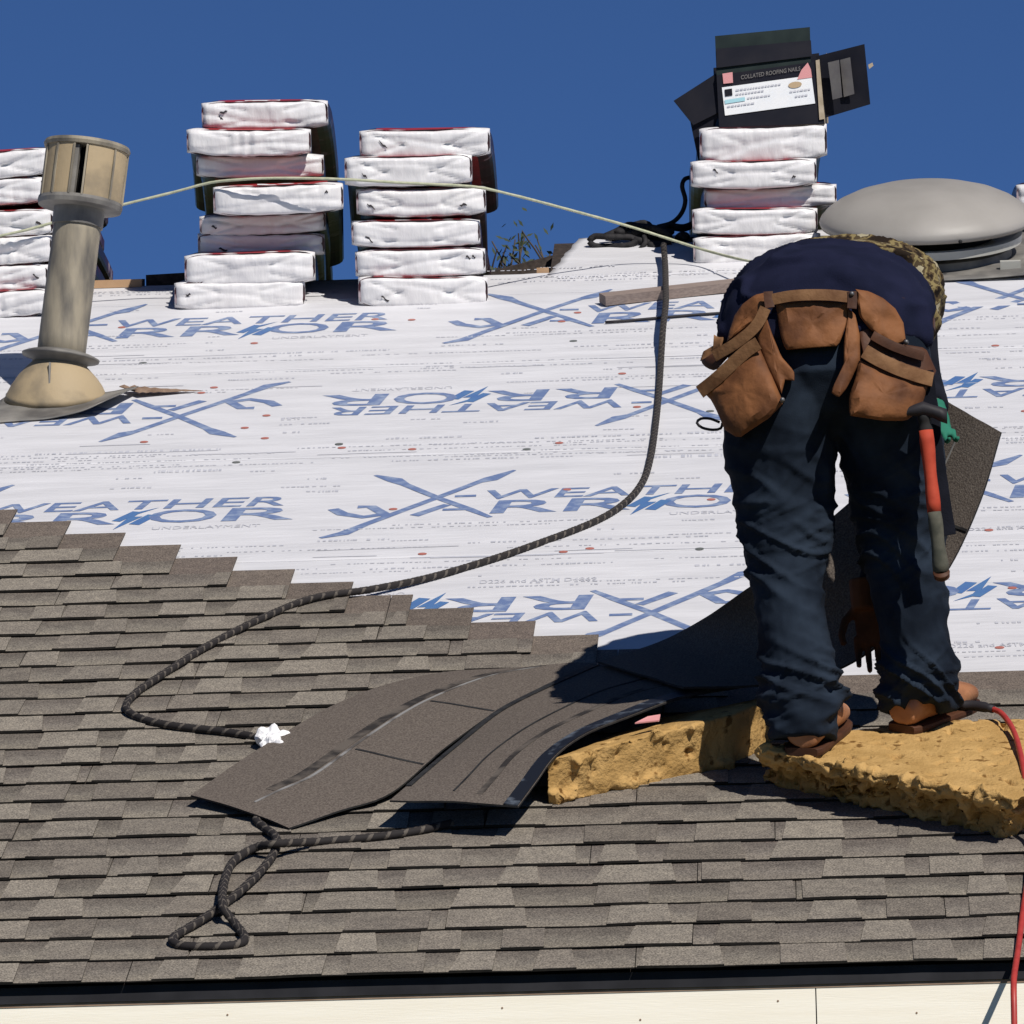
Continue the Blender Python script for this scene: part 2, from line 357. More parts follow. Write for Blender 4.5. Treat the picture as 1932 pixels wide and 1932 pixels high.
# dark old roof slope behind the left ridge
a, b, c_ = VP(900, 536, 7.0), VP(1075, 466, 7.6), VP(1085, 560, 7.3)
vs, fs = hexa([VP(905, 560, 6.75), VP(1090, 560, 6.75), VP(1090, 560, 8.2), VP(905, 560, 8.2)],
              [VP(905, 519, 6.75), VP(1078, 472, 6.9), VP(1090, 470, 8.2), VP(905, 516, 8.2)])
mk('old_roof_slope', vs, fs, M['oldroof'], house)
vs, fs = obox(R(-1.45, 6.9, .01), V((.1, 0, 0)), V((0, .05, .01)), V((0, 0, .012))); mk('ridge_board', vs, fs, M['pine'], house)
vs, fs = obox(R(-1.2, 6.92, .008), V((.14, 0, .004)), V((0, .04, 0)), V((0, 0, .018))); mk('ridge_board', vs, fs, M['oldroof'], house)
vs, fs = obox(R(-.15, 6.90, .004), V((.018, 0, 0)), V((0, .02, 0)), V((0, 0, .012))); mk('ridge_board', vs, fs, M['pine'], house)

# underlayment sheets (each lapped over the one below)
WRK = [(ST(966, v)[1], i*3.7, am) for i, (v, am) in enumerate(((672, .007), (715, .005), (835, .006), (872, .007), (1030, .006), (1075, .006), (655, .005)))]
def uh(s, t):
    a = .0008*n3(s*1.6, t*5, 1)+.0003*n3(s*5, t*14, 4)
    for t0, ph, am in WRK:
        d = t-t0-.05*n3(s*.8, ph, 0)
        if abs(d) < .1: a += am*max(0, .35+n3(s*.9, ph, 3))*math.exp(-(d/.017)**2)
    if t > 6.2 and s > -.2: a += .006*abs(n3(s*2.2+3, t*3.5, 7))
    return a
seams = [0.9, ST(966, 1050)[1], ST(966, 857)[1], ST(966, 689)[1], ST(966, 560)[1]]
for i, t0 in enumerate(seams):
    t1 = seams[i+1]+.07 if i+1 < len(seams) else None
    for s0, s1, tr in ((SL+.02, SSTEP, TL), (SSTEP, SR-.02, TR)):
        pass
    def uf(x, y, t0=t0, t1=t1, i=i):
        s = SL+.02+x*(SR-SL-.04)
        if t1: tt = t0+y*(t1-t0)
        else: tt = t0+y*(TL-t0)
        base = .0030+.0011*i
        return R(s, tt+.004*n3(s*1.3, i, 2), base+uh(s, tt))
    vs, fs, _ = sheet(uf, lambda x, y: NRM, 150, 70, .0009)
    mk('underlayment_sheet', vs, fs, M['under'], house, smooth=True)
# the crumpled sheet that reaches the higher ridge on the right
t_lo2 = ST(1030, 530)[1]
edge = [(1040, 524), (1052, 498), (1066, 480), (1072, 462), (1080, 456), (1105, 455)]
def uf2(x, y):
    sl, t_lo = ST(1030, 526)[0], ST(1030, 530)[1]
    t = t_lo+y*(TR+.01-t_lo)
    sl = sl+(.085*y+.012*n3(y*9, 1, 1))
    s = sl+x*(SR-.03-sl)
    return R(s, t, .0085+uh(s, t)*1.2+.004*n3(s*3, t*6, 9)*min(1, x*40))
vs, fs, _ = sheet(uf2, lambda x, y: NRM, 170, 24, .0009)
mk('underlayment_sheet', vs, fs, M['under'], house, smooth=True)
def uf3(x, y):   # folded over the ridge
    sl = ST(1030, 526)[0]+.085; s = sl+x*(SR-.03-sl)
    P = R(s, TR+.01, .0085+uh(s, TR)*1.2); return P+V((0, y*.3, -y*.11))
vs, fs, _ = sheet(uf3, lambda x, y: V((0, .3, .9)), 60, 3, .0009); mk('underlayment_sheet', vs, fs, M['under'], house, smooth=True)

# printed lettering on the underlayment
def text2d(txt, off=.02):
    cu = bpy.data.curves.new('t', 'FONT'); cu.body = txt; cu.offset = off; cu.resolution_u = 3
    o = bpy.data.objects.new('t', cu); COL.objects.link(o)
    dg = bpy.context.evaluated_depsgraph_get(); dg.update()
    me = bpy.data.meshes.new_from_object(o.evaluated_get(dg))
    v = [(p.co.x, p.co.y) for p in me.vertices]; f = [tuple(p.vertices) for p in me.polygons]
    bpy.data.objects.remove(o); bpy.data.curves.remove(cu); bpy.data.meshes.remove(me); return v, f
def fit(tx, x0, x1, y0, y1, shear=0.0):
    v, f = tx; ax = min(p[0] for p in v); bx = max(p[0] for p in v); ay = min(p[1] for p in v); by = max(p[1] for p in v)
    return [(x0+(p[0]-ax)/(bx-ax)*(x1-x0)+shear*(p[1]-ay)/(by-ay), y0+(p[1]-ay)/(by-ay)*(y1-y0)) for p in v], f
def stroke2(pts, wd):
    vs, fs = [], []
    for i, p in enumerate(pts):
        a = pts[max(i-1, 0)]; b = pts[min(i+1, len(pts)-1)]; dx, dy = b[0]-a[0], b[1]-a[1]; L = math.hypot(dx, dy) or 1
        w_ = wd[i] if isinstance(wd, list) else wd
        nx, ny = -dy/L*w_/2, dx/L*w_/2; vs += [(p[0]+nx, p[1]+ny), (p[0]-nx, p[1]-ny)]
    for i in range(len(pts)-1): fs.append((2*i, 2*i+1, 2*i+3, 2*i+2))
    return vs, fs
T_ = {k: text2d(k, .010) for k in ('WEATHER', 'RR', 'O', 'R')}
T_['U'] = text2d('UNDERLAYMENT', .0)
logo_blue = [fit(T_['WEATHER'], .106, .92, -.036, .066, .02), fit(T_['RR'], .141, .50, -.19, -.052, .02), fit(T_['O'], .58, .755, -.192, -.050), fit(T_['R'], .77, .955, -.19, -.052, .02),
    stroke2([(-.276, -.40), (-.22, -.36), (-.17, -.27), (0, 0), (.10, .16), (.13, .19), (.19, .28)], [.015, .038, .026, .024, .024, .046, .01]),
    stroke2([(-.175, .27), (-.12, .21), (-.09, .155), (0, 0), (.09, -.14), (.145, -.23)], [.01, .046, .026, .024, .026, .016]),
    stroke2([(-.262, -.095), (-.235, -.15), (-.18, -.19), (-.12, -.16)], [.03, .035, .03, .03]), stroke2([(-.20, -.08), (-.165, -.08), (-.12, -.18)], [.03, .03, .03]),
    stroke2([(-.05, -.19), (.03, -.08)], [.03, .025]), stroke2([(.02, -.135), (.078, -.135)], .022), stroke2([(.045, .01), (.10, .01)], .022)]
logo_bolt = [([(.50, -.25), (.565, -.115), (.53, -.115), (.60, -.02), (.52, -.09), (.55, -.09)], [(0, 1, 2), (0, 2, 5), (2, 3, 4), (2, 4, 5)]),
             stroke2([(.50, -.16), (.545, -.06)], .025), stroke2([(.55, -.20), (.59, -.10)], .03)]
logo_grey = [fit(T_['U'], .60, .875, -.262, -.232)]
def on_sheet(pts2, s, t, rot=1, lift=.0010):
    out = []
    for x, y in pts2:
        a, b = s+rot*x, t+rot*y
        i = max([q for q in range(len(seams)) if b >= seams[q]-.002] or [0]); h = .0030+.0011*i+uh(a, b)+lift
        if b > t_lo2-.02 and a > -.16: h = .0088+uh(a, b)*1.2+.0045
        out.append(R(a, b, h))
    return out
def clip_ok(P): u, v = PX(P); return -300 < u < 2250
def put_print(name, parts, s, t, rot, m):
    v2, f = merge(parts); vs = on_sheet(v2, s, t, rot); mk(name, vs, f, m, house)
LOGOS = [(138, 620, 1), (1027, 592, 1), (1903, 562, 1), (338, 790, -1), (1261, 760, -1), (2200, 733, -1), (-135, 970, 1), (825, 942, 1), (1795, 913, 1), (1229, 1159, -1), (2276, 1128, -1), (182, 1190, -1)]
for u, v, rt in LOGOS:
    s, t = ST(u, v)
    put_print('printed_lettering', logo_blue, s, t, rt, M['ink']); put_print('printed_bolt', logo_bolt, s, t, rt, M['inkbolt']); put_print('printed_lettering', logo_grey, s, t, rt, M['greyink'])
# fine print: rows of small unreadable marks
rp = random.Random(3); parts = []
def marks(s0, s1, t, h, gap=.007):
    x = s0
    while x < s1:
        L = rp.uniform(.004, .015)
        if rp.random() < .82: parts.append(([(x, t), (x+L*.8, t+rp.uniform(-.002, .002)), (x+L*.8, t+h*rp.uniform(.6, 1)), (x, t+h*rp.uniform(.6, 1))], [(0, 1, 2, 3)]))
        x += L+gap*rp.random()
for u, v, rt in LOGOS:
    s, t = ST(u, v)
    for dy, x0, x1, h in ((-.29, -.1, .45, .014), (.42, -.15, .35, .018), (.455, .0, .62, .010), (-.50, .1, .7, .016), (-.53, -.5, .0, .010), (.37, .55, .75, .022), (-.44, -.28, -.10, .020), (.60, -.4, .2, .012), (.20, .45, .55, .018), (.24, -.35, -.30, .022), (.10, 1.0, 1.05, .022), (-.40, .42, .47, .022), (.475, -.3, .3, .010), (.50, .2, .8, .010), (-.56, .2, .8, .010), (-.32, -.3, .3, .010), (.16, .9, 1.05, .016), (-.47, .6, .95, .012)):
        marks(s+rt*x0 if rt > 0 else s-x1, s+x1 if rt > 0 else s-x0, t+rt*dy, h)
for k in range(46):
    u = rp.uniform(-100, 2000); v = rp.uniform(545, 1230); s, t = ST(u, v); marks(s, s+rp.uniform(.04, .10), t, .014, .003)
v2, f = merge(parts); tag(mk('fine_print', on_sheet(v2, 0, 0), f, M['greyink'], house), kind='stuff')
for txt, u0, u1, v in (('D226 and ASTM D4869', 1790, 2010, 1226), ('D226 and ASTM D4869', 1825, 2045, 1006), ('D226 and ASTM D4869', 905, 1125, 1104)):
    s0, t0 = ST(u0, v); s1, _ = ST(u1, v)
    v2, f = fit(text2d(txt, .006), s0, s1, t0, t0+.034); mk('fine_print', on_sheet(v2, 0, 0), f, M['greyink'], house)
# thin wavy printed/lap lines
parts = []
for v in (681, 697, 735, 846, 862, 1043, 1056):
    for q in range(4):
        s0, t0 = ST(rp.uniform(-50, 1600), v); L = rp.uniform(.15, .5)
        parts.append(stroke2([(s0+L*i/12, t0+.006*n3(s0+L*i/4, v, 1)) for i in range(13)], .005))
v2, f = merge(parts); tag(mk('printed_line', on_sheet(v2, 0, 0, 1, .0010), f, M['greyink'], house), kind='stuff')
# cap nails
def cap_mesh(P, r, m):
    a, b = V((1, 0, 0)), V((0, CP, SP)); rings = []
    for h, k in ((0, 1), (.0006, 1), (.0010, .8), (.0011, .3)): rings.append((P+NRM*h, a*r*k, b*r*k))
    vs, fs = loft(rings, 12); mk('cap_nail', vs, fs, m, house)
CAPS = [(480, 652, 0), (380, 745, 0), (503, 788, 0), (404, 735, 0), (462, 811, 0), (500, 831, 0), (272, 838, 0), (645, 849, 0), (708, 607, 0), (777, 608, 0), (1060, 611, 0), (1174, 709, 0), (1055, 840, 0), (778, 852, 0), (994, 852, 2), (742, 964, 0), (1070, 927, 0), (1342, 946, 0), (797, 1049, 0), (1063, 1045, 0), (1113, 1039, 0), (1320, 1039, 2), (1202, 772, 0), (1340, 780, 2), (1878, 657, 0), (1934, 780, 0), (1866, 1005, 0), (1886, 1225, 0), (1910, 1112, 0), (1082, 648, 2), (270, 690, 2), (640, 843, 2), (446, 876, 2), (1090, 595, 0), (230, 622, 0), (345, 569, 0)]
for u, v, k in CAPS:
    s, t = ST(u, v); cap_mesh(on_sheet([(s, t)], 0, 0)[0], .0112, M['grey_cap'] if k else M['red_cap'])

# shingle courses
EXP = .143; SHW = .337; LIFT = .006
sA, tA = ST(42, 970); sB, tB = ST(1140, 1207)
def s_end(ttop): return sA+(sB-sA)*(ttop-tA)/(tB-tA)
def cn(k, s): return .0022*n3(s*2.3, k*3.1, 5)+.0015*n3(s*7, k*1.7, 2)
def ct(k, s): return .0030*n3(s*1.2, k*2.3, 8)+.0012*n3(s*9, k*5, 1)
def shp(k, s, q, lift):            # q: distance up the shingle, 0..SHW
    t = -.030+k*EXP+q+ct(k, s)*(1-q/SHW)
    n = LIFT+.002+(.0132+cn(k, s)*1.5)*(1-q/SHW)+lift
    return R(s, t, n)
off_tabs = []; rs = random.Random(11); tabc = 0
k = 0
while True:
    tl = -.030+k*EXP; ttop = tl+SHW
    if k < 14 and ttop < 2.30: send = 2.4
    else: send = s_end(ttop)
    if send < -2.3 or k > 34: break
    s = -2.35-rs.uniform(0, .9)
    while s < send-.01:
        e = min(s+1.0, send)
        if send-e < .05: e = send
        # the strip (full-width base layer)
        nseg = max(3, int((e-s)/.07))
        a = s+.0009; b = e-.0009
        fn = lambda x, y, a=a, b=b, k=k: shp(k, a+(b-a)*x, y*SHW, .0025)
        vs, fs, top = sheet(fn, lambda x, y: NRM, nseg, 3, .0026)
        uv = [(x, y) for j in range(4) for x, y in [((i/nseg), j/3) for i in range(nseg+1)]]*2
        fm = [0]*top+[1]*(len(fs)-top)
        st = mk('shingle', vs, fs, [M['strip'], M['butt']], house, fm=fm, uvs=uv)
        # raised tabs
        x = a+rs.uniform(-.03, .05)
        while x < b-.03:
            wd = rs.choice((.085, .11, .13, .15, .17)); x0, x1 = max(x, a), min(x+wd, b)
            if x1-x0 > .025:
                sk0, sk1 = rs.uniform(-.002, .02), rs.uniform(-.002, .014)
                mseg = max(2, int((x1-x0)/.05))
                def tf(px, py, x0=x0, x1=x1, sk0=sk0, sk1=sk1, k=k):
                    q = py*(EXP+.004)+.0005*(py == 0)-.0006; xl, xr = x0+sk0*py, x1-sk1*py
                    return shp(k, xl+(xr-xl)*px, q, .0025+.0030*(1 if py < .99 else .55))
                tv, tfc, tt = sheet(tf, lambda x_, y_: NRM, mseg, 1, .0030)
                u, v = PX(R((x0+x1)/2, tl+.07))
                if -40 < u < 1972 and v < 1940:
                    mk('tab', tv, tfc, [M['tab'], M['butt']], st, fm=[0]*tt+[1]*(len(tfc)-tt)); tabc += 1
                else: off_tabs.append((tv, tfc, tt))
            x += wd+rs.choice((.05, .08, .11, .13, .16))
        s = e
    k += 1
vs, fs = merge([(a, b) for a, b, c in off_tabs]); fm = []
for a, b, c in off_tabs: fm += [0]*c+[1]*(len(b)-c)
tag(mk('tab', vs, fs, [M['tab'], M['butt']], house, fm=fm), kind='stuff')
print('tabs', tabc, 'courses', k)
SHN = .022     # working surface of the shingled area

# ------------------------------------------------------------------ flue pipe
ax0 = RP(104, 757, 0); ax1 = VP(162, 300, ax0.y-.0)
axd = (ax1-ax0).normalized(); axx = V((1, 0, 0)); axx = (axx-axd*axx.dot(axd)).normalized(); axy = axd.cross(axx)
fl = thing('flue_vent_pipe', 'weathered tan metal flue pipe with slotted round cap on flared base', 'vent pipe', ax0)
K = pxm(ax0)
def axp(v): return ax0+(ax1-ax0)*((757-v)/(757-300))
def ring(v, r, dv=0): return (axp(v), axx*(r/K), axy*(r/K))
vs, fs = loft([ring(690, 46), ring(640, 46), ring(560, 46), ring(440, 45), ring(400, 45)], 40); p = mk('pipe', vs, fs, M['galv'], fl, smooth=True)
vs, fs = loft([ring(428, 48.5), ring(400, 48.5), ring(385, 50), ring(384, 44)], 40); mk('cap_neck', vs, fs, M['greymetal'], fl, smooth=False)
# cone base following the roof
dn = V((0, CP, SP)); rings = []
for f_, r_ in ((0, 96), (.12, 93), (.35, 86), (.62, 74), (.85, 60), (1, 50)):
    c = ax0*(1-f_)+axp(686)*f_; rings.append((c+NRM*.012*(1-f_), (V((1, 0, 0))*(1-f_)+axx*f_)*(r_/K), (dn*(1-f_)+axy*f_)*(r_/K)))
vs, fs = loft(rings, 44); mk('cone_base', vs, fs, M['tanmetal'], fl, smooth=True)
vs, fs = obox(ax0*.72+axp(686)*.28-V((.006, 96*.86/K, 0))+V((0, .012, .012)), V((.0025, 0, 0)), V((0, .004, 0)), V((.0, .012, .05))); mk('seam', vs, fs, M['greymetal'], fl)
vs, fs = loft([ring(664, 47), ring(668, 62), ring(673, 74), ring(677, 73), ring(681, 55), ring(690, 50)], 44); mk('storm_collar', vs, fs, M['greymetal'], fl, smooth=True)
def corner(u, v, n=.012): return RP(u, v, n)
FLC = [(-70, 800), (190, 783), (262, 742), (20, 742)]
def flf(x, y):
    a, b, c, d = [corner(*q, n=.012) for q in FLC]; P = (a*(1-x)+b*x)*(1-y)+(d*(1-x)+c*x)*y
    lift = .035*max(0, (x-.55)/.45)**2*(1-y*.4)+.003*n3(x*5, y*5, 3); return P+NRM*lift
vs, fs, _ = sheet(flf, lambda x, y: NRM, 24, 10, .003); mk('flashing_plate', vs, fs, M['greymetal'], fl, smooth=True)
# slotted cap
vs, fs = loft([ring(396, 50), ring(394, 79), ring(386, 81), ring(380, 80), ring(379, 40)], 48); mk('cap_bottom', vs, fs, M['greymetal'], fl)
vs, fs = loft([ring(286, 40), ring(285, 81), ring(279, 83), ring(273, 80), ring(268, 40), ring(267, 2)], 48); mk('cap_lid', vs, fs, M['galv'], fl)
vs, fs = loft([ring(382, 40), ring(284, 40)], 30); mk('inner_tube', vs, fs, M['darkmetal'], fl, smooth=True)
def cap_panel(a0, a1, r=78, bow=0):
    pts = []; n = 12
    def f(x, y):
        th = a0+(a1-a0)*x; rr = (r+bow*math.sin(math.pi*x))/K
        return axp(384-y*99)+axx*math.cos(th)*rr+axy*math.sin(th)*rr
    def nf(x, y):
        th = a0+(a1-a0)*x; return axx*math.cos(th)+axy*math.sin(th)
    return sheet(f, nf, n, 3, .003)[:2]
sgn = 1 if axy.y < 0 else -1       # which side of the ring faces the camera
D2 = math.radians
for a0, a1 in ((-3, 80), (102, 152), (160, 215), (222, 285), (292, 350)):
    vs, fs = cap_panel(sgn*D2(a0), sgn*D2(a1)); o = mk('cap_panel', vs, fs, M['tanmetal'] if a0 < 200 else M['galv'], fl, smooth=False); fixnormals(o)
for aa in (-3, 40, 82, 100, 126, 152):
    th = sgn*D2(aa); c = axp(334)+(axx*math.cos(th)+axy*math.sin(th))*(79.5/K)
    vs, fs = obox(c, (axx*-math.sin(th)+axy*math.cos(th))*.0028, (axx*math.cos(th)+axy*math.sin(th))*.0022, axd*.071); mk('cap_rib', vs, fs, M['galv'], fl)
for aa in (97,):
    th = sgn*D2(aa); c = axp(334)+(axx*math.cos(th)+axy*math.sin(th))*(66/K)
    vs, fs = obox(c, (axx*-math.sin(th)+axy*math.cos(th))*.006, (axx*math.cos(th)+axy*math.sin(th))*.010, axd*.07); mk('cap_vane', vs, fs, M['greymetal'], fl)
# torn felt beside the flashing
def tpf(x, y):
    a, b = RP(262, 742, .02), RP(380, 738, .008); c = RP(225, 730, .02); P = a+(b-a)*x+(c-a)*y*(1-x)
    return P+NRM*(.012*(1-x)*abs(n3(x*8, y*4, 1))+.002)
vs, fs, _ = sheet(tpf, lambda x, y: NRM, 16, 4, .002)
tag(mk('torn_felt_strip', vs, fs, M['tornpaper'], base=RP(300, 740)), 'torn brown felt strip lying beside the flue pipe flashing', 'felt scrap')

# ------------------------------------------------------------------ dome vent
sc_, tc_ = ST(1752, 520); tc_ = 6.92
vb = thing('dome_roof_vent', 'large grey metal dome roof vent at the right end of the ridge', 'roof vent', R(sc_, tc_))
U3 = V((0, CP, SP))
def vr(n, r): return (R(sc_, tc_, n), V((r, 0, 0)), U3*r)
vs, fs = loft([vr(.118, .300), vr(.112, .312), vr(.128, .318), vr(.142, .312), vr(.160, .296), vr(.184, .262), vr(.206, .214), vr(.224, .148), vr(.233, .075), vr(.235, .005)], 64)
mk('dome', vs, fs, M['dome'], vb, smooth=True)
vs, fs = loft([vr(.02, .20), vr(.13, .20)], 48); mk('neck', vs, fs, M['darkmetal'], vb, smooth=True)
vs, fs = loft([vr(.060, .27), vr(.058, .285), vr(.082, .287), vr(.084, .272), vr(.070, .20)], 56); mk('collar_ring', vs, fs, M['domelight'], vb)
def vf(x, y):
    s = sc_-.36+.72*x; t = tc_-.36+.72*y; return R(s, t, .016+.006*n3(s*3, t*3, 1)+(.018*max(0, (x-.5)*2)**2 if y < .3 else 0))
vs, fs, _ = sheet(vf, lambda x, y: NRM, 16, 16, .0025); mk('flange', vs, fs, M['greymetal'], vb, smooth=True)
vs, fs = loft([vr(.018, .255), vr(.040, .25), vr(.045, .20)], 48); mk('base_ring', vs, fs, M['greymetal'], vb, smooth=False)
for du in (55, -20):
    P = VP(1757+du, 455, R(sc_, tc_-.312, .128).y-.004); vs, fs = loft([(P+V((0, .006, 0)), V((.006, 0, 0)), V((0, 0, .006))), (P-V((0, .003, 0)), V((.004, 0, 0)), V((0, 0, .004)))], 10)
    if du > 0: mk('bolt', vs, fs, M['darkmetal'], vb, smooth=True)
for du in (.24,):
    vs, fs = obox(R(sc_+du, tc_-.26, .035), V((.03, 0, 0)), U3*.01, NRM*.012); mk('bracket', vs, fs, M['domelight'], vb)

# ------------------------------------------------------------------ shingle bundles
RIDGEW = 'stacks of wrapped shingle bundles on the ridge'
def bundle(u0, u1, vt, vb_, Yf, label, yaw=0.0, red=False, seed=0, white_side=0.0, red_front=0):
    BL = VP(u0, vb_, Yf); BR = VP(u1, vb_, Yf); kk = pxm(BL); w_ = (u1-u0)/kk; h_ = (vb_-vt)/kk*1.0; c = (BL+BR)/2
    c.z = (BL.z+BR.z)/2
    xa = V((math.cos(yaw), math.sin(yaw), 0)); ya = V((-math.sin(yaw), math.cos(yaw), 0)); za = V((0, 0, 1))
    L = 1.0; ns = 16; spine = []; P = c.copy()
    for i in range(ns+1):
        l = L*i/ns; a = math.radians(16-30*l); T = ya*math.cos(a)+za*math.sin(a); Nn = -ya*math.sin(a)+za*math.cos(a)
        spine.append((P.copy(), T, Nn)); P = P+T*(L/ns)
    t = thing('shingle_bundle', label, 'shingle bundle', c, RIDGEW)
    rn = random.Random(seed*13+5); cs = rn.uniform(-1, 1); pleat = rn.random() < .3; ph = rn.uniform(0, 50); sag = rn.uniform(.003, .010); tilt = rn.uniform(-.004, .004)
    def section(P, T, Nn, grow=0.0, n=28):
        out = []
        for k in range(n):
            th = 2*math.pi*(k+.5)/n; c_, s_ = math.cos(th), math.sin(th); e = 2/4.6
            x = math.copysign(abs(c_)**e, c_)*(w_/2+grow); y = math.copysign(abs(s_)**e, s_)*(h_/2+grow)
            dz = -sag*math.cos(x/(w_/2)*1.5)+tilt*x/(w_/2)
            out.append(P+xa*x+Nn*(h_/2+y+dz))
        return out
    n = 28; vs = []; fs = []; fm = []
    for i, (P, T, Nn) in enumerate(spine):
        for q in section(P+T*.005, T, Nn, .0018, n): vs.append(q+Nn*.003*nv(q, 9))
    for i in range(ns):
        for k2 in range(n):
            fs.append((i*n+k2, i*n+(k2+1) % n, (i+1)*n+(k2+1) % n, (i+1)*n+k2))
            th = 2*math.pi*(k2+1)/n; fm.append(0 if abs(math.sin(th)) > .85 else 1)
    fs.append(tuple(ns*n+k2 for k2 in range(n))); fm.append(1); fs.append(tuple(reversed(range(n)))); fm.append(1)
    mk('wrapper', vs, fs, [M['redwrap'], M['side']], t, fm=fm, smooth=False)
    # crumpled white end fold
    P0, T0, N0 = spine[0]; nu, nw = 44, 14
    def ef(x, y):
        X = (x-.5)*2; Yv = (y-.5)*2; px_ = X*(w_/2+.002); e = abs(X)**7
        py = Yv*(h_/2+.0015)*(1-.16*e)
        dz = -sag*math.cos(X*1.5)+tilt*X
        bul = (1-abs(X)**16)*(1-abs(Yv)**9)
        cre = sum(.009*math.exp(-((Yv-(sg*(1-(1.2+.5*cs)*(1-abs(X)))))/.12)**2) for sg in (1, -1) if abs(X) > .3)+.007*math.exp(-((Yv-.3*cs-.35*math.sin(X*2.2+ph))/.14)**2)+(.006*math.sin(px_*150+2*math.sin(px_*40+ph)) if pleat else 0)*max(0, 1-abs(X)*1.3)
        cr = cre+.010*nv(V((px_*12+ph, py*18, seed)), 1)+.0035*nv(V((px_*38+ph, py*22+px_*20, seed+3)), 1)
        edge = .003*nv(V((px_*25, seed, ph)), 1)
        return P0+xa*px_+N0*(h_/2+py+dz+edge*abs(Yv)**3)+T0*(.020-.024*bul**.7+cr*.62*(.4+.6*bul)-.004)
    vs, fs, _ = sheet(ef, lambda x, y: -T0, nu, nw, .012); o = mk('end_fold', vs, fs, M['whitewrap'], t, smooth=True); fixnormals(o)
    if red:
        def rf(x, y):
            X = (x-.5)*1.9; px_ = X*w_/2; return P0+xa*px_+N0*(h_+.0015+y*.0-sag*math.cos(X*1.5)+.002*n3(px_*20, y, seed))+T0*(.012+y*.05)+N0*(-.0)
        # white print panel on the red top wrap
        def lf(x, y): return rf(.33+.3*x, .02+.9*y)+N0*.0015
        vs, fs = grid(lf, 8, 2); mk('printed_panel', vs, fs, M['white'], t)
    for q in range(rn.choice((0, 1, 1, 2))):
        X = rn.choice((-1, 1))*rn.uniform(.55, .85); x = X*.5+.5; y = rn.uniform(.35, .75); L_ = rn.uniform(.025, .07); tsl = rn.uniform(-.25, .1)
        pts = [ef(x+L_*(i/4-.5), y+tsl*(i/4)+.03*math.sin(i*2+seed)) - T0*.0022 for i in range(5)]
        a, f = [], []
        for i, pp in enumerate(pts):
            wd = .0028*math.sin(math.pi*(i+.4)/4.8)+.0008; a += [pp+N0*wd, pp-N0*wd]
        for i in range(4): f.append((2*i, 2*i+1, 2*i+3, 2*i+2))
        mk('tear', a, f, M['slit'], t)
    return t
Y1 = RP(455, 583).y; Y2 = RP(800, 578).y; Y0 = RP(30, 600).y; Y3 = RP(1430, 497).y
TOPN = ['top', 'second', 'third', 'fourth', 'fifth', 'sixth', 'seventh', 'bottom']
S1 = [(382, 618, 190, 242, -.01, 1), (354, 586, 242, 291, -.05, 0), (372, 610, 291, 334, .02, 0), (404, 647, 347, 402, -.075, 1), (378, 614, 402, 441, .045, 0), (375, 612, 440, 482, .055, 0), (350, 594, 476, 536, -.02, 0), (331, 575, 530, 583, -.01, 0)]
D1 = ['topmost, red top', 'second from top, sticking out left', 'third from top, half shaded', 'fourth from top, jutting right', 'fifth from top, shaded', 'sixth from top, shaded', 'seventh from top', 'lowest']
for i, (a, b, c, d, dy, rd) in enumerate(S1):
    bundle(a, b, c, d, Y1+dy-(583-d)/640*.06, 'white-ended shingle bundle, '+D1[i]+', in tall stack right of flue', red=rd, seed=i+1, yaw=math.radians(rp.uniform(2.2, 4.4)))
S2 = [(680, 924, 242, 296, -.02), (652, 890, 292, 348, -.03), (674, 916, 352, 405, 0.0), (665, 905, 414, 464, -.01), (672, 915, 469, 521, .0), (678, 920, 521, 578, .0)]
D2_ = ['topmost', 'second from top, shifted left', 'third from top', 'fourth from top with red upper edge', 'fifth from top', 'lowest, on the underlayment']
for i, (a, b, c, d, dy) in enumerate(S2):
    bundle(a, b, c, d, Y2+dy-(578-d)/640*.06, 'white-ended shingle bundle, '+D2_[i]+', in middle stack beside bare sky', red=(i in (3,)), seed=i+20, yaw=math.radians(rp.uniform(1.2, 3)))
S0 = [(-155, 92, 284, 335, -.01), (-160, 84, 337, 387, .0), (-130, 101, 398, 447, -.02), (-140, 100, 447, 500, -.01), (-150, 92, 500, 549, 0), (-140, 96, 549, 598, -.02)]
D0 = ['topmost', 'second from top', 'third from top, crossed by cord', 'fourth from top', 'fifth from top', 'lowest']
for i, (a, b, c, d, dy) in enumerate(S0):
    bundle(a, b, c, d, Y0+dy-(600-d)/640*.06, 'white-ended shingle bundle, '+D0[i]+', in stack cut by left photo edge', seed=i+40, yaw=math.radians(-4), red=(i == 0))
S3 = [(1322, 1560, 235, 303, -.01), (1305, 1540, 300, 352, -.03), (1330, 1578, 350, 392, .03), (1308, 1542, 392, 441, -.02), (1310, 1548, 442, 497, -.01)]
D3 = ['topmost, under the open black carton', 'second from top, sticking out left', 'third from top with lit right corner', 'fourth from top', 'lowest, behind the worker']
for i, (a, b, c, d, dy) in enumerate(S3):
    bundle(a, b, c, d, Y3+dy-(497-d)/640*.06, 'white-ended shingle bundle, '+D3[i]+', in stack near the dome vent', seed=i+60, yaw=math.radians(rp.uniform(0, 2)))
Y4 = RP(2000, 480).y
for i, (a, b, c, d) in enumerate([(1920, 2160, 342, 392), (1935, 2170, 393, 440), (1928, 2165, 441, 488)]):
    bundle(a, b, c, d, Y4+.25, 'white-ended shingle bundle, '+['topmost', 'second', 'lowest'][i]+', in stack at right photo edge behind dome vent', seed=i+80)

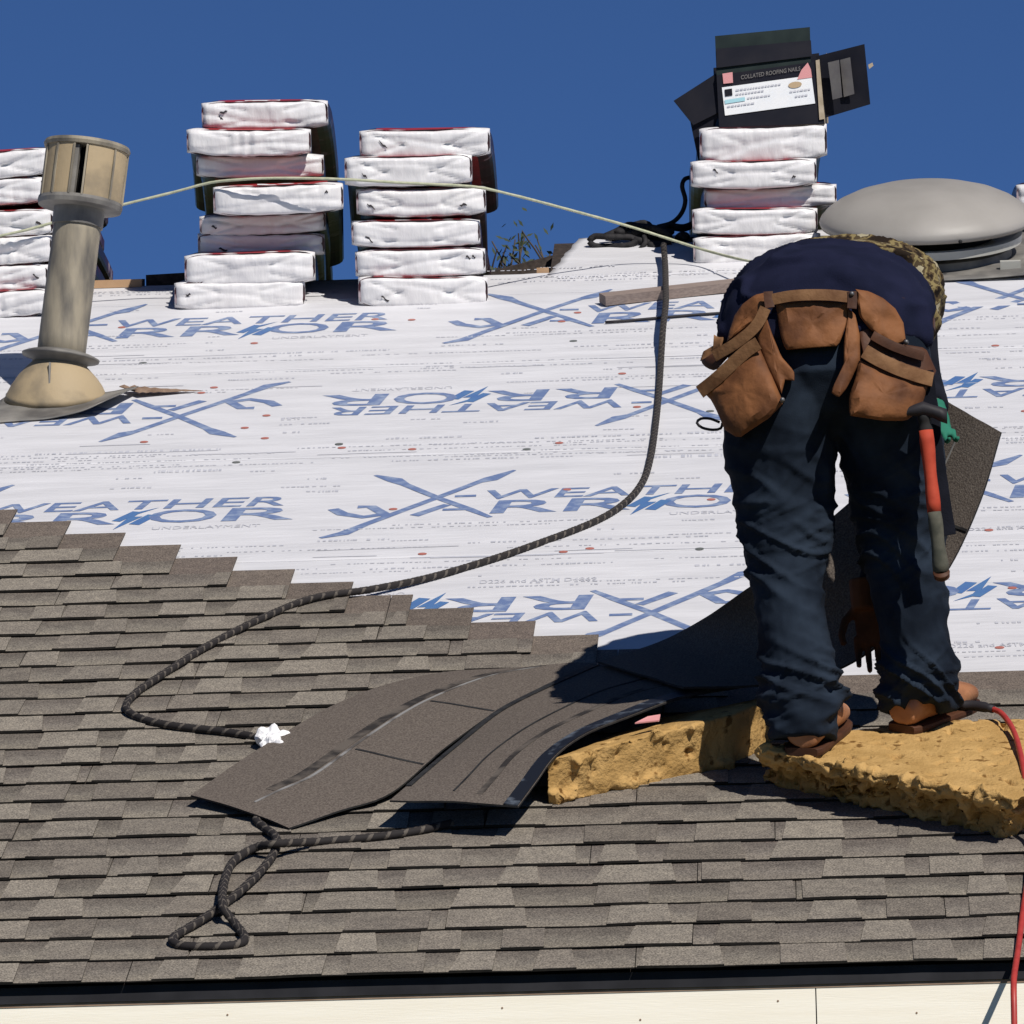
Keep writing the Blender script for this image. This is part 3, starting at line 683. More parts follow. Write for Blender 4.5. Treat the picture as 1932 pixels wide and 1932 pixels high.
# ------------------------------------------------------------------ open carton on the stack
Yb = Y3-.02-.03
ct_ = thing('open_carton', 'open black printed cardboard carton with raised flaps on a bundle stack', 'carton', VP(1450, 228, Yb))
def quad(name, pts, Ys, th, m, parent=None, nudge=0):
    P = [VP(u, v, y) for (u, v), y in zip(pts, Ys)]
    vs, fs = slab4(*P, th, V((0, 1, 0))); o = mk(name, vs, fs, m, parent or ct_); fixnormals(o); return o
fp = quad('front_panel', [(1357, 241), (1556, 233), (1541, 116), (1352, 142)], [Yb]*4, .004, M['blackcard'])
quad('bottom_panel', [(1357, 242), (1556, 234), (1563, 232), (1349, 244)], [Yb, Yb, Yb+.24, Yb+.24], .003, M['kraft'])
quad('side_panel', [(1556, 233), (1563, 232), (1560, 100), (1541, 116)], [Yb, Yb+.24, Yb+.24, Yb+.002], .004, M['kraft'])
quad('side_panel', [(1349, 244), (1357, 242), (1352, 142), (1346, 128)], [Yb+.24, Yb, Yb+.002, Yb+.24], .004, M['blackcard'])
bp = quad('back_panel', [(1349, 243), (1562, 232), (1545, 100), (1346, 128)], [Yb+.24]*4, .004, M['blackcard'])
quad('top_flap', [(1352, 143), (1530, 120), (1528, 51), (1349, 68)], [Yb+.006, Yb+.006, Yb+.03, Yb+.03], .005, M['greencard'])
o = quad('flap_band', [(1352, 128), (1532, 106), (1530, 76), (1351, 92)], [Yb+.002, Yb+.002, Yb+.012, Yb+.012], .003, M['blackcard'], None)
rf_ = quad('right_flap', [(1549, 224), (1642, 196), (1631, 83), (1540, 106)], [Yb+.03, Yb-.03, Yb-.03, Yb+.03], .005, M['blackcard'])
for a, b, c, d in (((1571, 188), (1589, 183), (1583, 113), (1562, 118)), ((1592, 183), (1612, 177), (1604, 108), (1585, 113))):
    quad('grey_print', [a, b, c, d], [Yb-.012, Yb-.030, Yb-.030, Yb-.012], .002, M['greycard'], rf_)
quad('edge_tape', [(1546, 226), (1556, 224), (1546, 112), (1539, 114)], [Yb-.006]*4, .003, M['kraft'], fp)
quad('left_flap', [(1308, 236), (1360, 210), (1352, 138), (1271, 190)], [Yb+.02, Yb+.01, Yb+.02, Yb+.03], .005, M['blackcard'])
quad('left_side_flap', [(1318, 305), (1326, 300), (1358, 212), (1300, 218)], [Yb+.05, Yb+.03, Yb+.02, Yb+.03], .005, M['blackcard'])
lb = quad('label', [(1368, 218), (1538, 195), (1531, 142), (1362, 165)], [Yb-.003]*4, .002, M['white'], fp)
def on_carton(u, v): # normalised label space helpers
    return VP(u, v, Yb-.0052)
def flat_px(name, pts, m, parent, dy=-.0052):
    P = [VP(u, v, Yb+dy) for u, v in pts]; mk(name, P, [tuple(range(len(P)))], m, parent)
flat_px('printed_square', [(1365, 158), (1383, 156), (1382, 136), (1363, 139)], M['pink'], fp, -.004)
flat_px('printed_square', [(1368, 182), (1382, 180), (1381, 167), (1367, 169)], M['blackcard'], lb)
flat_px('printed_bar', [(1368, 196), (1406, 190), (1405, 183), (1367, 189)], M['cyan'], lb)
flat_px('printed_mark', [(1504, 150), (1532, 146), (1530, 131), (1524, 118), (1512, 132)], M['pink'], fp, -.0045)
flat_px('printed_oval', [(1500+13*math.cos(q*math.pi/6), 160+6*math.sin(q*math.pi/6)-1.5*math.cos(q*math.pi/6)) for q in range(12)], M['tanprint'], lb)
for (a, b, vv) in ((1388, 1470, 172), (1388, 1440, 180), (1410, 1450, 187), (1490, 1528, 175), (1500, 1522, 184), (1372, 1420, 203)):
    x = a; pr = []
    while x < b:
        L = rp.uniform(3, 7); y = vv-(x-a)*.135; pr.append(([VP(x, y, Yb-.0052), VP(x+L, y-.135*L, Yb-.0052), VP(x+L, y-.135*L-3, Yb-.0052), VP(x, y-3, Yb-.0052)], [(0, 1, 2, 3)])); x += L+1.5
    v_, f_ = merge(pr); tag(mk('printed_line', v_, f_, M['greyink'], lb), kind='stuff')
tv, tf_ = fit(text2d('COLLATED ROOFING NAILS', .01), 0, 1, 0, 1)
mk('printed_text', [VP(1398+x*112, 150-x*17-y*8, Yb-.0045) for x, y in tv], tf_, M['greycard'], fp)
quad('loose_tissue', [(1640, 130), (1648, 124), (1646, 118), (1638, 122)], [Yb-.02]*4, .002, M['kraft'], rf_)

# ------------------------------------------------------------------ ropes, cords, hose
ROPE = [(1252, 462, .05), (1255, 500, .04), (1256, 540, .05), (1256, 575, .055), (1251, 620, .05), (1247, 680, .02), (1243, 740, .012), (1237, 800, .012), (1228, 860, .012), (1213, 908, .012), (1180, 948, .012), (1120, 985, .012), (1000, 1031, .012), (900, 1064, .012), (800, 1092, .014), (700, 1112, .022), (590, 1129, .030), (500, 1164, .030), (400, 1214, .030), (320, 1264, .030), (262, 1303, .030), (240, 1326, .030), (243, 1343, .030), (280, 1360, .03), (340, 1371, .03), (420, 1380, .03), (492, 1393, .03), (560, 1415, .03), (590, 1455, .03), (565, 1505, .03), (510, 1530, .03), (484, 1545, .03), (500, 1562, .03), (520, 1578, .033), (521, 1600, .034), (503, 1630, .033), (468, 1668, .034), (420, 1708, .033), (370, 1742, .031), (333, 1764, .031), (326, 1776, .031), (345, 1784, .031), (395, 1786, .031), (445, 1782, .031), (462, 1769, .031), (440, 1738, .033), (420, 1708, .052), (424, 1662, .036), (441, 1625, .033), (480, 1600, .038), (522, 1592, .053), (600, 1588, .034), (700, 1580, .031), (785, 1568, .031), (852, 1553, .031)]
pts = smooth_path([RP(u, v, n) for u, v, n in ROPE], .006)
vs, fs, uv = tube(pts, .0088, 12, 420, .10, 3)
tag(mk('safety_rope', vs, fs, M['rope'], base=RP(1252, 462), smooth=True, uvs=uv), 'black flecked safety rope snaking from the ridge down to a loop on the shingles', 'rope')
STR = [(-60, 462, .0), (0, 445, .0), (50, 434, 0), (96, 421, 0), (160, 405, .0), (240, 384, 0), (330, 362, 0), (395, 345, -.02), (450, 339, -.05), (520, 336, -.05), (640, 338, -.06), (760, 345, -.045), (890, 352, -.03), (960, 366, 0), (1060, 392, .2), (1180, 425, .4), (1260, 450, .45), (1330, 472, .42), (1400, 490, .2), (1470, 502, .1)]
Yst = Y1-.06
pts = smooth_path([VP(u, v, Yst-.05+dy) for u, v, dy in STR], .03)
vs, fs, uv = tube(pts, .0042, 8, 300, .08, 2)
tag(mk('thin_cord', vs, fs, M['string'], base=VP(640, 338, Yst), smooth=True, uvs=uv), 'thin pale green cord stretched across the bundle stacks', 'cord')
# ridge anchor: knotted black webbing
Ya = RP(1250, 470).y
an = thing('ridge_anchor', 'knotted black rope and webbing tangle on the ridge where the rope starts', 'rope anchor', RP(1210, 468))
def vt(name, L, r, m, parent, n=8, close=False, Y=None):
    P = [VP(u, v, (Y or Ya)+dy) for u, v, dy in L]; pts = smooth_path(P, .01); a, f, uv = tube(pts, r, n); return mk(name, a, f, m, parent, smooth=True, uvs=uv)
vt('loop', [(1112, 455, 0), (1122, 446, 0), (1150, 447, -.02), (1190, 448, 0), (1200, 455, 0), (1185, 463, -.02), (1150, 465, 0), (1122, 464, 0), (1112, 456, 0)], .010, M['blackrope'], an)
vt('loop', [(1140, 447, .05), (1165, 436, .05), (1185, 425, .05), (1210, 428, .05), (1240, 432, .0), (1262, 444, 0), (1255, 462, 0), (1225, 458, 0), (1196, 452, 0)], .011, M['blackrope'], an)
vt('loop', [(1150, 450, .1), (1176, 440, .08), (1200, 440, .06), (1225, 446, .06), (1250, 452, .05), (1280, 458, .05), (1310, 455, .05)], .014, M['blackrope'], an)
vt('loop', [(1196, 424, .1), (1215, 420, .1), (1228, 428, .1), (1220, 442, .05), (1200, 446, .05), (1190, 434, .1), (1200, 425, .1)], .009, M['blackrope'], an)
vt('strap', [(1240, 440, .05), (1262, 428, .08), (1290, 430, .1), (1315, 420, .15)], .012, M['blackrope'], an)
vt('strap', [(1240, 428, .1), (1268, 420, .1), (1286, 402, .1), (1293, 378, .1), (1287, 352, .1), (1292, 338, .12), (1306, 334, .16)], .007, M['blackrope'], an)
vt('strap', [(1250, 465, .0), (1275, 470, .02), (1300, 472, .04), (1330, 478, .06)], .014, M['blackrope'], an)
vt('strap', [(1215, 446, 0), (1218, 458, -.02), (1208, 470, -.03)], .008, M['blackrope'], an)
vt('strap', [(1226, 462, -.02), (1234, 466, -.03), (1246, 470, -.02), (1254, 480, -.02)], .011, M['blackrope'], an)
for (a, b, z) in ((1170, 438, .012), (1205, 436, .014), (1236, 442, .015), (1262, 438, .012), (1288, 446, .014)):
    P = VP(a, b, Ya+.04); rings = [(P+V((0, 0, z*q)), V((z*1.6*math.sqrt(max(.02, 1-q*q)), 0, 0)), V((0, z*1.4*math.sqrt(max(.02, 1-q*q)), 0))) for q in (-1, -.7, -.2, .3, .75, 1)]
    v_, f_ = loft(rings, 10); o = mk('knot', v_, f_, M['blackrope'], an, smooth=True); 
    for vv in o.data.vertices: vv.co += vv.normal*.005*nv(vv.co, 60)
# thin black cable near the batten
pts = smooth_path([RP(u, v, .012) for u, v in ((1142, 608), (1185, 605), (1240, 600), (1300, 595), (1370, 590), (1420, 586))], .03)
vs, fs, uv = tube(pts, .0042, 8); tag(mk('black_cable', vs, fs, M['rubber'], base=pts[0], smooth=True, uvs=uv), 'thin straight black cable lying on the underlayment below the batten', 'cable')
# batten
a, b = RP(1143, 577, .012), RP(1400, 549, .012); d = (b-a); q = NRM.cross(d).normalized()*.055
vs, fs = hexa([a, b, b+q, a+q], [a+NRM*.028, b+NRM*.028, b+q+NRM*.028, a+q+NRM*.028])
tag(mk('wooden_batten', vs, fs, M['batten'], base=a), 'weathered brown wooden batten lying on the underlayment left of the worker', 'batten')
# air hose
hs = thing('air_hose', 'red rubber air hose trailing over the roof edge at the right', 'hose', RP(1900, 1500))
L1 = [RP(1868, 1337, .15), RP(1886, 1343, .15), RP(1903, 1362, .145), RP(1916, 1388, .14), RP(1926, 1425, .135), RP(1934, 1470, .125), RP(1942, 1520, .09), RP(1946, 1580, .045), RP(1940, 1650, .03), RP(1930, 1720, .03), RP(1921, 1790, .03), RP(1914, 1836, .035)]
e = L1[-1]; L1 += [e+V((-.004, -.05, -.03)), e+V((-.006, -.075, -.10)), e+V((-.010, -.085, -.3)), e+V((-.02, -.09, -.8)), e+V((-.02, -.08, -1.6)), V((e.x, e.y-.2, .01)), V((e.x+.3, e.y-.9, .01))]
pts = smooth_path(L1, .02); vs, fs, uv = tube(pts, .0062, 10); mk('hose_line', vs, fs, M['hose'], hs, smooth=True, uvs=uv)
pts = smooth_path([RP(1812, 1331, .152), RP(1830, 1331, .152), RP(1850, 1333, .152), RP(1874, 1338, .151)], .01)
vs, fs, uv = tube(pts, lambda x: .0115 if x < .75 else .009, 12); mk('hose_coupling', vs, fs, M['rubber'], hs, smooth=True, uvs=uv)

# ------------------------------------------------------------------ foam pads
def pad(name, poly, th, label, seed, under=None, wob=.006, rgh=1.0, lumps=()):
    bot = [RP(u, v, SHN-.004) for u, v in poly]; n = len(poly); top = [RP(u, v, SHN-.004)+NRM*(th[i] if isinstance(th, list) else th) for i, (u, v) in enumerate(under or poly)]
    fs = [tuple(reversed(range(n))), tuple(range(n, 2*n))]+[(i, (i+1) % n, (i+1) % n+n, i+n) for i in range(n)]
    c = sum(bot, V())/n; shapes = [(bot+top, fs)]; rf2 = random.Random(seed)
    for e, cnt in lumps:
        a0, a1, b0, b1 = bot[e], bot[(e+1) % n], top[e], top[(e+1) % n]
        for q in range(cnt):
            x = rf2.random(); y = rf2.choice((rf2.uniform(.0, .25), rf2.uniform(.75, 1.0), rf2.random())); P = (a0.lerp(a1, x)).lerp(b0.lerp(b1, x), y); r_ = rf2.uniform(.005, .015)
            d1 = V((rf2.gauss(0, 1), rf2.gauss(0, 1), rf2.gauss(0, 1))).normalized(); d2 = d1.orthogonal().normalized(); d3 = d1.cross(d2); out = (P-c); out = (out-NRM*out.dot(NRM)).normalized()
            shapes.append(obox(P+out*rf2.uniform(-.004, .008), d1*r_*rf2.uniform(.6, 1.6), d2*r_, d3*r_))
    o = mk(name, *merge(shapes), M['foam'], base=c)
    def dsp(p, nn):
        side = 1-abs(nn.dot(NRM)); a = wob*nv(p+V((seed, 0, 0)), 6)+(.0015+.0035*side)*nv(p, 22)
        a -= rgh*min(1, side*1.6)*.034*max(0, nv(V((p.x*24+seed, p.y*24, p.z*14)), 1)+.05); a -= rgh*side*.02*max(0, nv(V((p.x*60, p.y*60, p.z*24+seed)), 1))
        a -= rgh*side*.012*abs(nv(p+V((0, seed, 5)), 55))
        pit = nv(p+V((3, seed, 1)), 34); a -= (.06 if rgh > .5 else .035)*max(0, pit-(.33 if rgh > .5 else .40))
        return nn*a
    remesh(o, .0055, 1, dsp); tag(o, label, 'foam pad', 'yellow foam pads used as knee and foot rests'); return o
pad('foam_pad', [(1452, 1474), (1895, 1578), (2040, 1530), (2040, 1436), (1640, 1462)], .108, 'crumbling yellow foam pad under the worker\'s boots', 3, [(1436, 1506), (1915, 1604), (2075, 1545), (2050, 1436), (1640, 1462)], lumps=((0, 230), (1, 60), (4, 40)))
pad('foam_pad', [(1031, 1524), (1388, 1447), (1478, 1392), (1240, 1400)], [.105, .118, .10, .055], 'yellow foam pad wedged under the draped loose shingles', 9, None, .005, .22, ((0, 18),))

# ------------------------------------------------------------------ loose shingles draped over the left pad
def path3(L): return [RP(u, v, n) for u, v, n in L]
def edge_fn(L):
    pts = smooth_path(path3(L), .01); cum = [0]
    for i in range(1, len(pts)): cum.append(cum[-1]+(pts[i]-pts[i-1]).length)
    def f(x):
        d = x*cum[-1]
        for i in range(1, len(pts)):
            if cum[i] >= d:
                a = (d-cum[i-1])/max(1e-6, cum[i]-cum[i-1]); return pts[i-1].lerp(pts[i], a)
        return pts[-1]
    return f
def loose(label, EL, ER, bow, strips, seed):
    fl_, fr_ = edge_fn(EL), edge_fn(ER)
    def f(x, y): P = fl_(x).lerp(fr_(x), y); return P+NRM*(bow*math.sin(math.pi*y)+.002*n3(x*6, y*3, seed))
    o_ = thing('loose_shingle', label, 'shingle', f(.3, .5), 'loose shingles draped over the foam')
    vs, fs, top = sheet(f, lambda x, y: NRM, 48, 10, .004)
    fm = [0]*top+[1]*(len(fs)-top); b_ = mk('shingle_body', vs, fs, [M['loose'], M['loose_back']], o_, fm=fm)
    fixnormals(b_)
    for nm, y0, y1, m, lift, x0, x1 in strips:
        if nm == 'cut_line':
            for xc in (.34, .63):
                v2, f2, _ = sheet(lambda x, y: f(xc+.006*y, .54+.45*x)+NRM*lift, lambda x, y: NRM, 8, 1, lift*.9); mk(nm, v2, f2, m, o_)
            continue
        v2, f2, _ = sheet(lambda x, y: f(x0+(x1-x0)*x, y0+(y1-y0)*(y if isinstance(y1, float) else y))+NRM*lift, lambda x, y: NRM, 48, 2, lift*.9)
        mk(nm, v2, f2, m, o_)
    return f
A_L = [(360, 1500, .048), (470, 1424, .052), (610, 1340, .055), (720, 1294, .050), (840, 1268, .040), (985, 1262, .034)]
A_R = [(545, 1562, .030), (640, 1529, .034), (735, 1497, .042), (838, 1412, .055), (935, 1342, .060), (1020, 1296, .055), (1128, 1250, .04)]
fA = loose('dark brown loose shingle draped at the left with one pale adhesive line', A_L, A_R, .006, [('sealant_line', .50, .518, M['glue'], .0014, .04, .95), ('tar_band', .42, .485, M['tarband'], .0011, .10, .97), ('cut_line', .0, .0, M['loose_back'], .0012, 0, 0)], 1)
B_L = [(735, 1510, .092), (790, 1463, .092), (845, 1417, .082), (932, 1346, .085), (1030, 1294, .075), (1128, 1250, .05)]
B_R = [(978, 1521, .096), (1012, 1475, .115), (1050, 1424, .130), (1110, 1382, .147), (1200, 1347, .150), (1300, 1312, .150), (1420, 1292, .142), (1500, 1275, .13)]
fB = loose('dark brown loose shingle draped over the foam pad with black film edge', B_L, B_R, .004, [('film_strip', .885, .995, M['film'], .003, .0, 1.0), ('dark_line', .42, .435, M['loose_back'], .0018, .05, .98), ('film_flap', .0, .045, M['loose_back'], .003, .08, .97), ('tar_band', .62, .67, M['tarband'], .0011, .04, .95)], 2)  # includes a thin dark strip running along the length of the sheet
# a bit of red-white wrapper caught between shingle and foam
P = [RP(1198, 1366, .146), RP(1244, 1361, .146), RP(1246, 1350, .152), RP(1222, 1354, .152)]
vs, fs = slab4(*P, .003, NRM); o = mk('wrapper_scrap', vs, fs, M['pink']); tag(o, 'small pale red wrapper scrap caught between loose shingle and foam', 'scrap')
# white paper scrap beside the rope
c0 = RP(513, 1396, .046); rings = []
for q in (-1, -.8, -.4, 0, .4, .8, 1): rr = math.sqrt(max(.03, 1-q*q)); rings.append((c0+NRM*.014*q, V((.034*rr, 0, 0)), U3*.065*rr))
vs, fs = loft(rings, 14); o = mk('paper_scrap', vs, fs, M['paper'])
remesh(o, .005, 0, lambda p, n: n*(.030*nv(p, 26)+.016*nv(p, 60)), False); tag(o, 'crumpled white paper scrap at the rope beside the loose shingle', 'scrap')

# ------------------------------------------------------------------ worker
YL = RP(1530, 1418, SHN+.10).y; YR = RP(1735, 1378, SHN+.10).y; YP = (YL+YR)/2-.02
pk = 857.
WL, WR = V((1, 0, 0)), V((0, 1, 0))
person = thing('person', 'worker in dark jeans, navy shirt and camouflage top bent over, seen from behind', 'person', RP(1640, 1400, SHN))
def legring(u, v, hw, Y, ry=None, tilt=0): c = VP(u, v, Y); return (c, V((hw/pk, 0, 0)), V((0, (ry or hw*1.05)/pk, tilt)))
def legset(k=1.0, shrink=0):
    LL = [(1490, 640, 112, -.02), (1478, 720, 108, -.04), (1470, 800, 104, -.03), (1472, 860, 101, -.01), (1477, 930, 95, .01), (1480, 1000, 86, .02), (1482, 1060, 74, .02), (1483, 1110, 66, .01), (1494, 1170, 65, .0), (1505, 1230, 67, 0), (1514, 1285, 71, 0), (1517, 1335, 68, 0), (1515, 1368, 65, .0), (1514, 1392, 62, 0)]
    RR = [(1640, 640, 112, -.02), (1655, 720, 108, -.04), (1672, 800, 102, -.03), (1684, 860, 96, -.01), (1694, 930, 92, .01), (1702, 1000, 86, .02), (1708, 1060, 78, .02), (1714, 1120, 72, .01), (1722, 1180, 64, 0), (1729, 1225, 66, 0), (1733, 1262, 75, 0), (1736, 1290, 72, 0), (1735, 1312, 68, .0), (1734, 1332, 60, 0)]
    out = []
    for LLL, Yf in ((LL, YL), (RR, YR)):
        n = len(LLL); rings = []
        for i, (u, v, hw, dy) in enumerate(LLL):
            Y = YP+(Yf-YP)*(i/(n-1))**1.0+dy; rings.append(legring(u, v, hw*k-shrink, Y))
        out.append(loft(rings, 24))
    pel = [(1565, 835-shrink*3, 60, 50, 0), (1565, 790, 130, 95, -.02), (1565, 720, 180, 125, -.04), (1564, 650, 190, 125, -.03), (1562, 600, 184, 118, -.0), (1562, 572, 172, 108, .03)]
    out.append(loft([(VP(u, v, YP+dy), V(((a*k-shrink)/pk, 0, 0)), V((0, (b*k-shrink)/pk, 0))) for u, v, a, b, dy in pel], 28))
    return out
def shirt_parts(k=1.0, shrink=0):
    T = [(1562, 662, 190, 128, -.035, 4), (1562, 640, 192, 132, -.03, 10), (1562, 606, 191, 135, -.01, 28), (1562, 586, 187, 130, .04, 48), (1563, 572, 182, 112, .12, 70), (1566, 566, 176, 106, .20, 82), (1578, 560, 178, 105, .32, 90), (1588, 566, 176, 102, .52, 98), (1592, 590, 120, 80, .64, 105)]
    rings = []
    for u, v, a, b, dy, deg in T:
        q = math.radians(deg); ayv = V((0, math.cos(q), -math.sin(q)))
        rings.append((VP(u, v, YP+dy), V(((a*k-shrink)/pk, 0, 0)), ayv*((b*k-shrink)/pk)))
    return loft(rings, 28)
def arm(L, k=1.0):
    P = smooth_path([VP(u, v, YP+dy) for u, v, dy, r in L], .02); rr = [q[3] for q in L]
    def rf(x):
        j = x*(len(rr)-1); i = min(int(j), len(rr)-2); return (rr[i]+(rr[i+1]-rr[i])*(j-i))*k
    return tube(P, rf, 16)[:2]
ARM_R = [(1695, 585, .52, .075), (1712, 640, .52, .058), (1728, 705, .46, .048), (1748, 745, .34, .040), (1762, 768, .24, .032)]
ARM_L = [(1500, 600, .50, .072), (1600, 740, .40, .060), (1672, 880, .30, .052), (1678, 1000, .24, .046), (1660, 1080, .21, .042), (1642, 1130, .20, .036)]
HEAD = [(1596, 600, .66, .06), (1600, 640, .72, .062)]
# continuous body inside the clothes
def headparts(k=1.0):
    c = VP(1604, 700, YP+.80); rings = []
    for q, r in ((-1, .02), (-.85, .055), (-.5, .078), (-.05, .085), (.4, .088), (.8, .062), (1, .02)):
        rings.append((c-V((0, -.2*q*.25, q*.115)), V((r*.9*k, 0, 0)), V((0, r*1.12*k, .02))))
    nose = obox(c+V((0, -.09, -.01)), V((.012, 0, 0)), V((0, .022, 0)), V((0, .006, .02)))
    ears = [obox(c+V((sg*.078, .0, .0)), V((.008, 0, 0)), V((0, .018, 0)), V((0, 0, .03))) for sg in (-1, 1)]
    return [loft(rings, 18), nose]+ears
def hand(P, d, side, up, k=1.0, curl=.5):
    d = d.normalized(); side = (side-d*side.dot(d)).normalized(); up = d.cross(side)
    out = [loft([(P+d*x, side*.042*w_*k, up*.016*k) for x, w_ in ((-.02, .75), (.0, .85), (.04, 1.0), (.08, .98), (.095, .9))], 12)]
    for i, (o_, L) in enumerate(((-.033, .062), (-.011, .075), (.011, .07), (.032, .055))):
        b = P+d*.085+side*o_; j1 = b+d*L*.45+up*L*.15*curl; j2 = j1+d*L*.32+up*L*.4*curl; j3 = j2+d*L*.15+up*L*.55*curl
        out.append(tube([b-d*.01, b, j1, j2, j3], lambda x: (.0105-.003*x)*k, 8)[:2])
    b = P+d*.02-side*.036; out.append(tube([b, b-side*.02+d*.02+up*.01, b-side*.03+d*.05+up*.02, b-side*.026+d*.072+up*.028], lambda x: (.013-.004*x)*k, 8)[:2])
    return out
HR = (VP(1764, 768, YP+.22), V((.05, -.5, -.6)), V((.75, -.1, -.3)), V((0, 0, 1)))
HL = (VP(1640, 1135, YP+.20), V((.05, .05, -1)), V((1, 0, 0)), V((0, -1, 0)))
feet = []
for (u, v, Yf) in ((1515, 1395, YL), (1735, 1345, YR)):
    c = VP(u, v, Yf); feet.append(obox(c+V((0, .06, -.03)), V((.035, 0, 0)), V((0, .10, .04)), V((0, -.01, .03))))
vs, fs = merge(legset(1, 17)+[shirt_parts(1, 16)]+[arm(ARM_R, .8), arm(ARM_L, .8), arm(HEAD, .8)]+headparts()+hand(*HR, k=.35)+hand(*HL, k=.35))
body = mk('body', vs, fs, M['skin'], person); remesh(body, .0085, 3)
# jeans
def folds(p, n):
    u, v = PX(p); w1 = 0
    zone = .75*max(0, 1-abs(v-1060)/150)+1.5*max(0, 1-abs(v-1310)/120)+.45*max(0, 1-abs(v-900)/120)
    q = p+V((nv(p, 5), nv(p+V((9, 0, 0)), 5), nv(p+V((0, 9, 0)), 5)))*.05
    a = nv(V((q.x*6, q.y*6, q.z*17+q.x*9)), 1); b = nv(V((q.x*8+5, q.y*8, q.z*30-q.x*14)), 1); c = nv(p, 8)
    ridge = max(-.15, 1-abs(a)*4.6)*.016+max(-.15, 1-abs(b)*4.5)*.006
    return n*(zone*ridge*.9+.006*c+.0018*nv(p, 40)-.002)
vs, fs = merge(legset()); jn = mk('jeans', vs, fs, M['jeans'], person); remesh(jn, .0055, 2, folds)
# navy shirt
vs, fs = shirt_parts(1.02); sh = mk('shirt', vs, fs, M['navy'], person)
def sf(p, n): return n*(.007*nv(p, 6)+.004*nv(V((p.x*6, p.y*14, p.z*6)), 1)+.012*max(0, 1-abs(nv(V((p.x*5+p.z*6, p.y*9, p.z*13)), 1))*5))
remesh(sh, .008, 4, sf)
# camouflage top: shell over the upper back, plus sleeves
T = [(1590, 572, 166, 108, .17, 80), (1596, 572, 176, 118, .20, 84), (1596, 568, 178, 122, .32, 90), (1596, 572, 176, 117, .52, 98), (1600, 590, 132, 94, .66, 105), (1600, 610, 70, 64, .72, 110)]
rings = []
for u, v, a, b, dy, deg in T:
    q = math.radians(deg); rings.append((VP(u, v, YP+dy), V((a/pk, 0, 0)), V((0, math.cos(q), -math.sin(q)))*(b/pk)))
slv = merge([arm(ARM_R, 1.08), arm(ARM_L, 1.08)]); sl_ = mk('sleeves', *slv, M['darkcloth'], person); remesh(sl_, .008, 3)
vs, fs = loft(rings, 32, sq=2.5)
cm = mk('camouflage_top', vs, fs, M['camo'], person); remesh(cm, .008, 3, sf)
# hair / cap
vs, fs = headparts(1.06)[0]; hb = mk('hair', vs, fs, M['hair'], person)
b0 = BASE[hb.name]; cc = VP(1604, 700, YP+.80)
for v_ in hb.data.vertices: v_.co += V((0, .022, -.0)) 
# gloves
vs, fs = merge(hand(*HR, k=.72)); gl = mk('glove', vs, fs, M['glove'], person); remesh(gl, .004, 2); gl['label'] = 'green work glove holding a shingle'
vs, fs = merge(hand(*HL, k=.85)+[tube([HL[0]+V((0, 0, .05)), HL[0], HL[0]-V((0, 0, .02))], lambda x: .044-.006*x, 12)[:2]]); gl = mk('glove', vs, fs, M['tanglove'], person); remesh(gl, .004, 2); gl['label'] = 'tan leather work glove reaching down'
# boots
def boot(u, v, Yf, ang, name='boot'):
    c = VP(u, v, Yf); q = math.radians(ang); f = V((math.sin(q), math.cos(q)*CP, math.cos(q)*SP)); s = V((math.cos(q), -math.sin(q)*CP, -math.sin(q)*SP)); up = s.cross(f)
    def P(x, y, z): return c+f*x+s*y+up*z
    R_ = [(-.058, .030, .05), (-.045, .040, .07), (-.01, .044, .09), (.04, .046, .09), (.08, .050, .075), (.13, .052, .055), (.17, .046, .045), (.20, .026, .03)]
    up_ = loft([(P(x, 0, .018+h*.5), s*w_, up*h*.5) for x, w_, h in R_], 20, sq=2.6)
    shaft = loft([(P(-.004, 0, z), s*k_, f*k_*1.12) for z, k_ in ((.03, .038), (.05, .040), (.07, .038), (.085, .032))], 18)
    o = mk(name, *merge([up_, shaft]), M['boot'], person); remesh(o, .006, 3, lambda p, n: n*(.003*nv(p, 18)))
    sole = loft([(P(x, 0, .010), s*(w_+.003), up*.009) for x, w_, h in R_], 16, sq=6); mk('boot_sole', *sole, M['darkleather'], o)
PADN = SHN+.108
cL = RP(1528, 1414, PADN-.006); cR = RP(1730, 1372, PADN-.006)
def boot_at(c, ang): u, v = PX(c); boot(u, v, c.y, ang)
boot_at(cL, 16); boot_at(cR, 36)

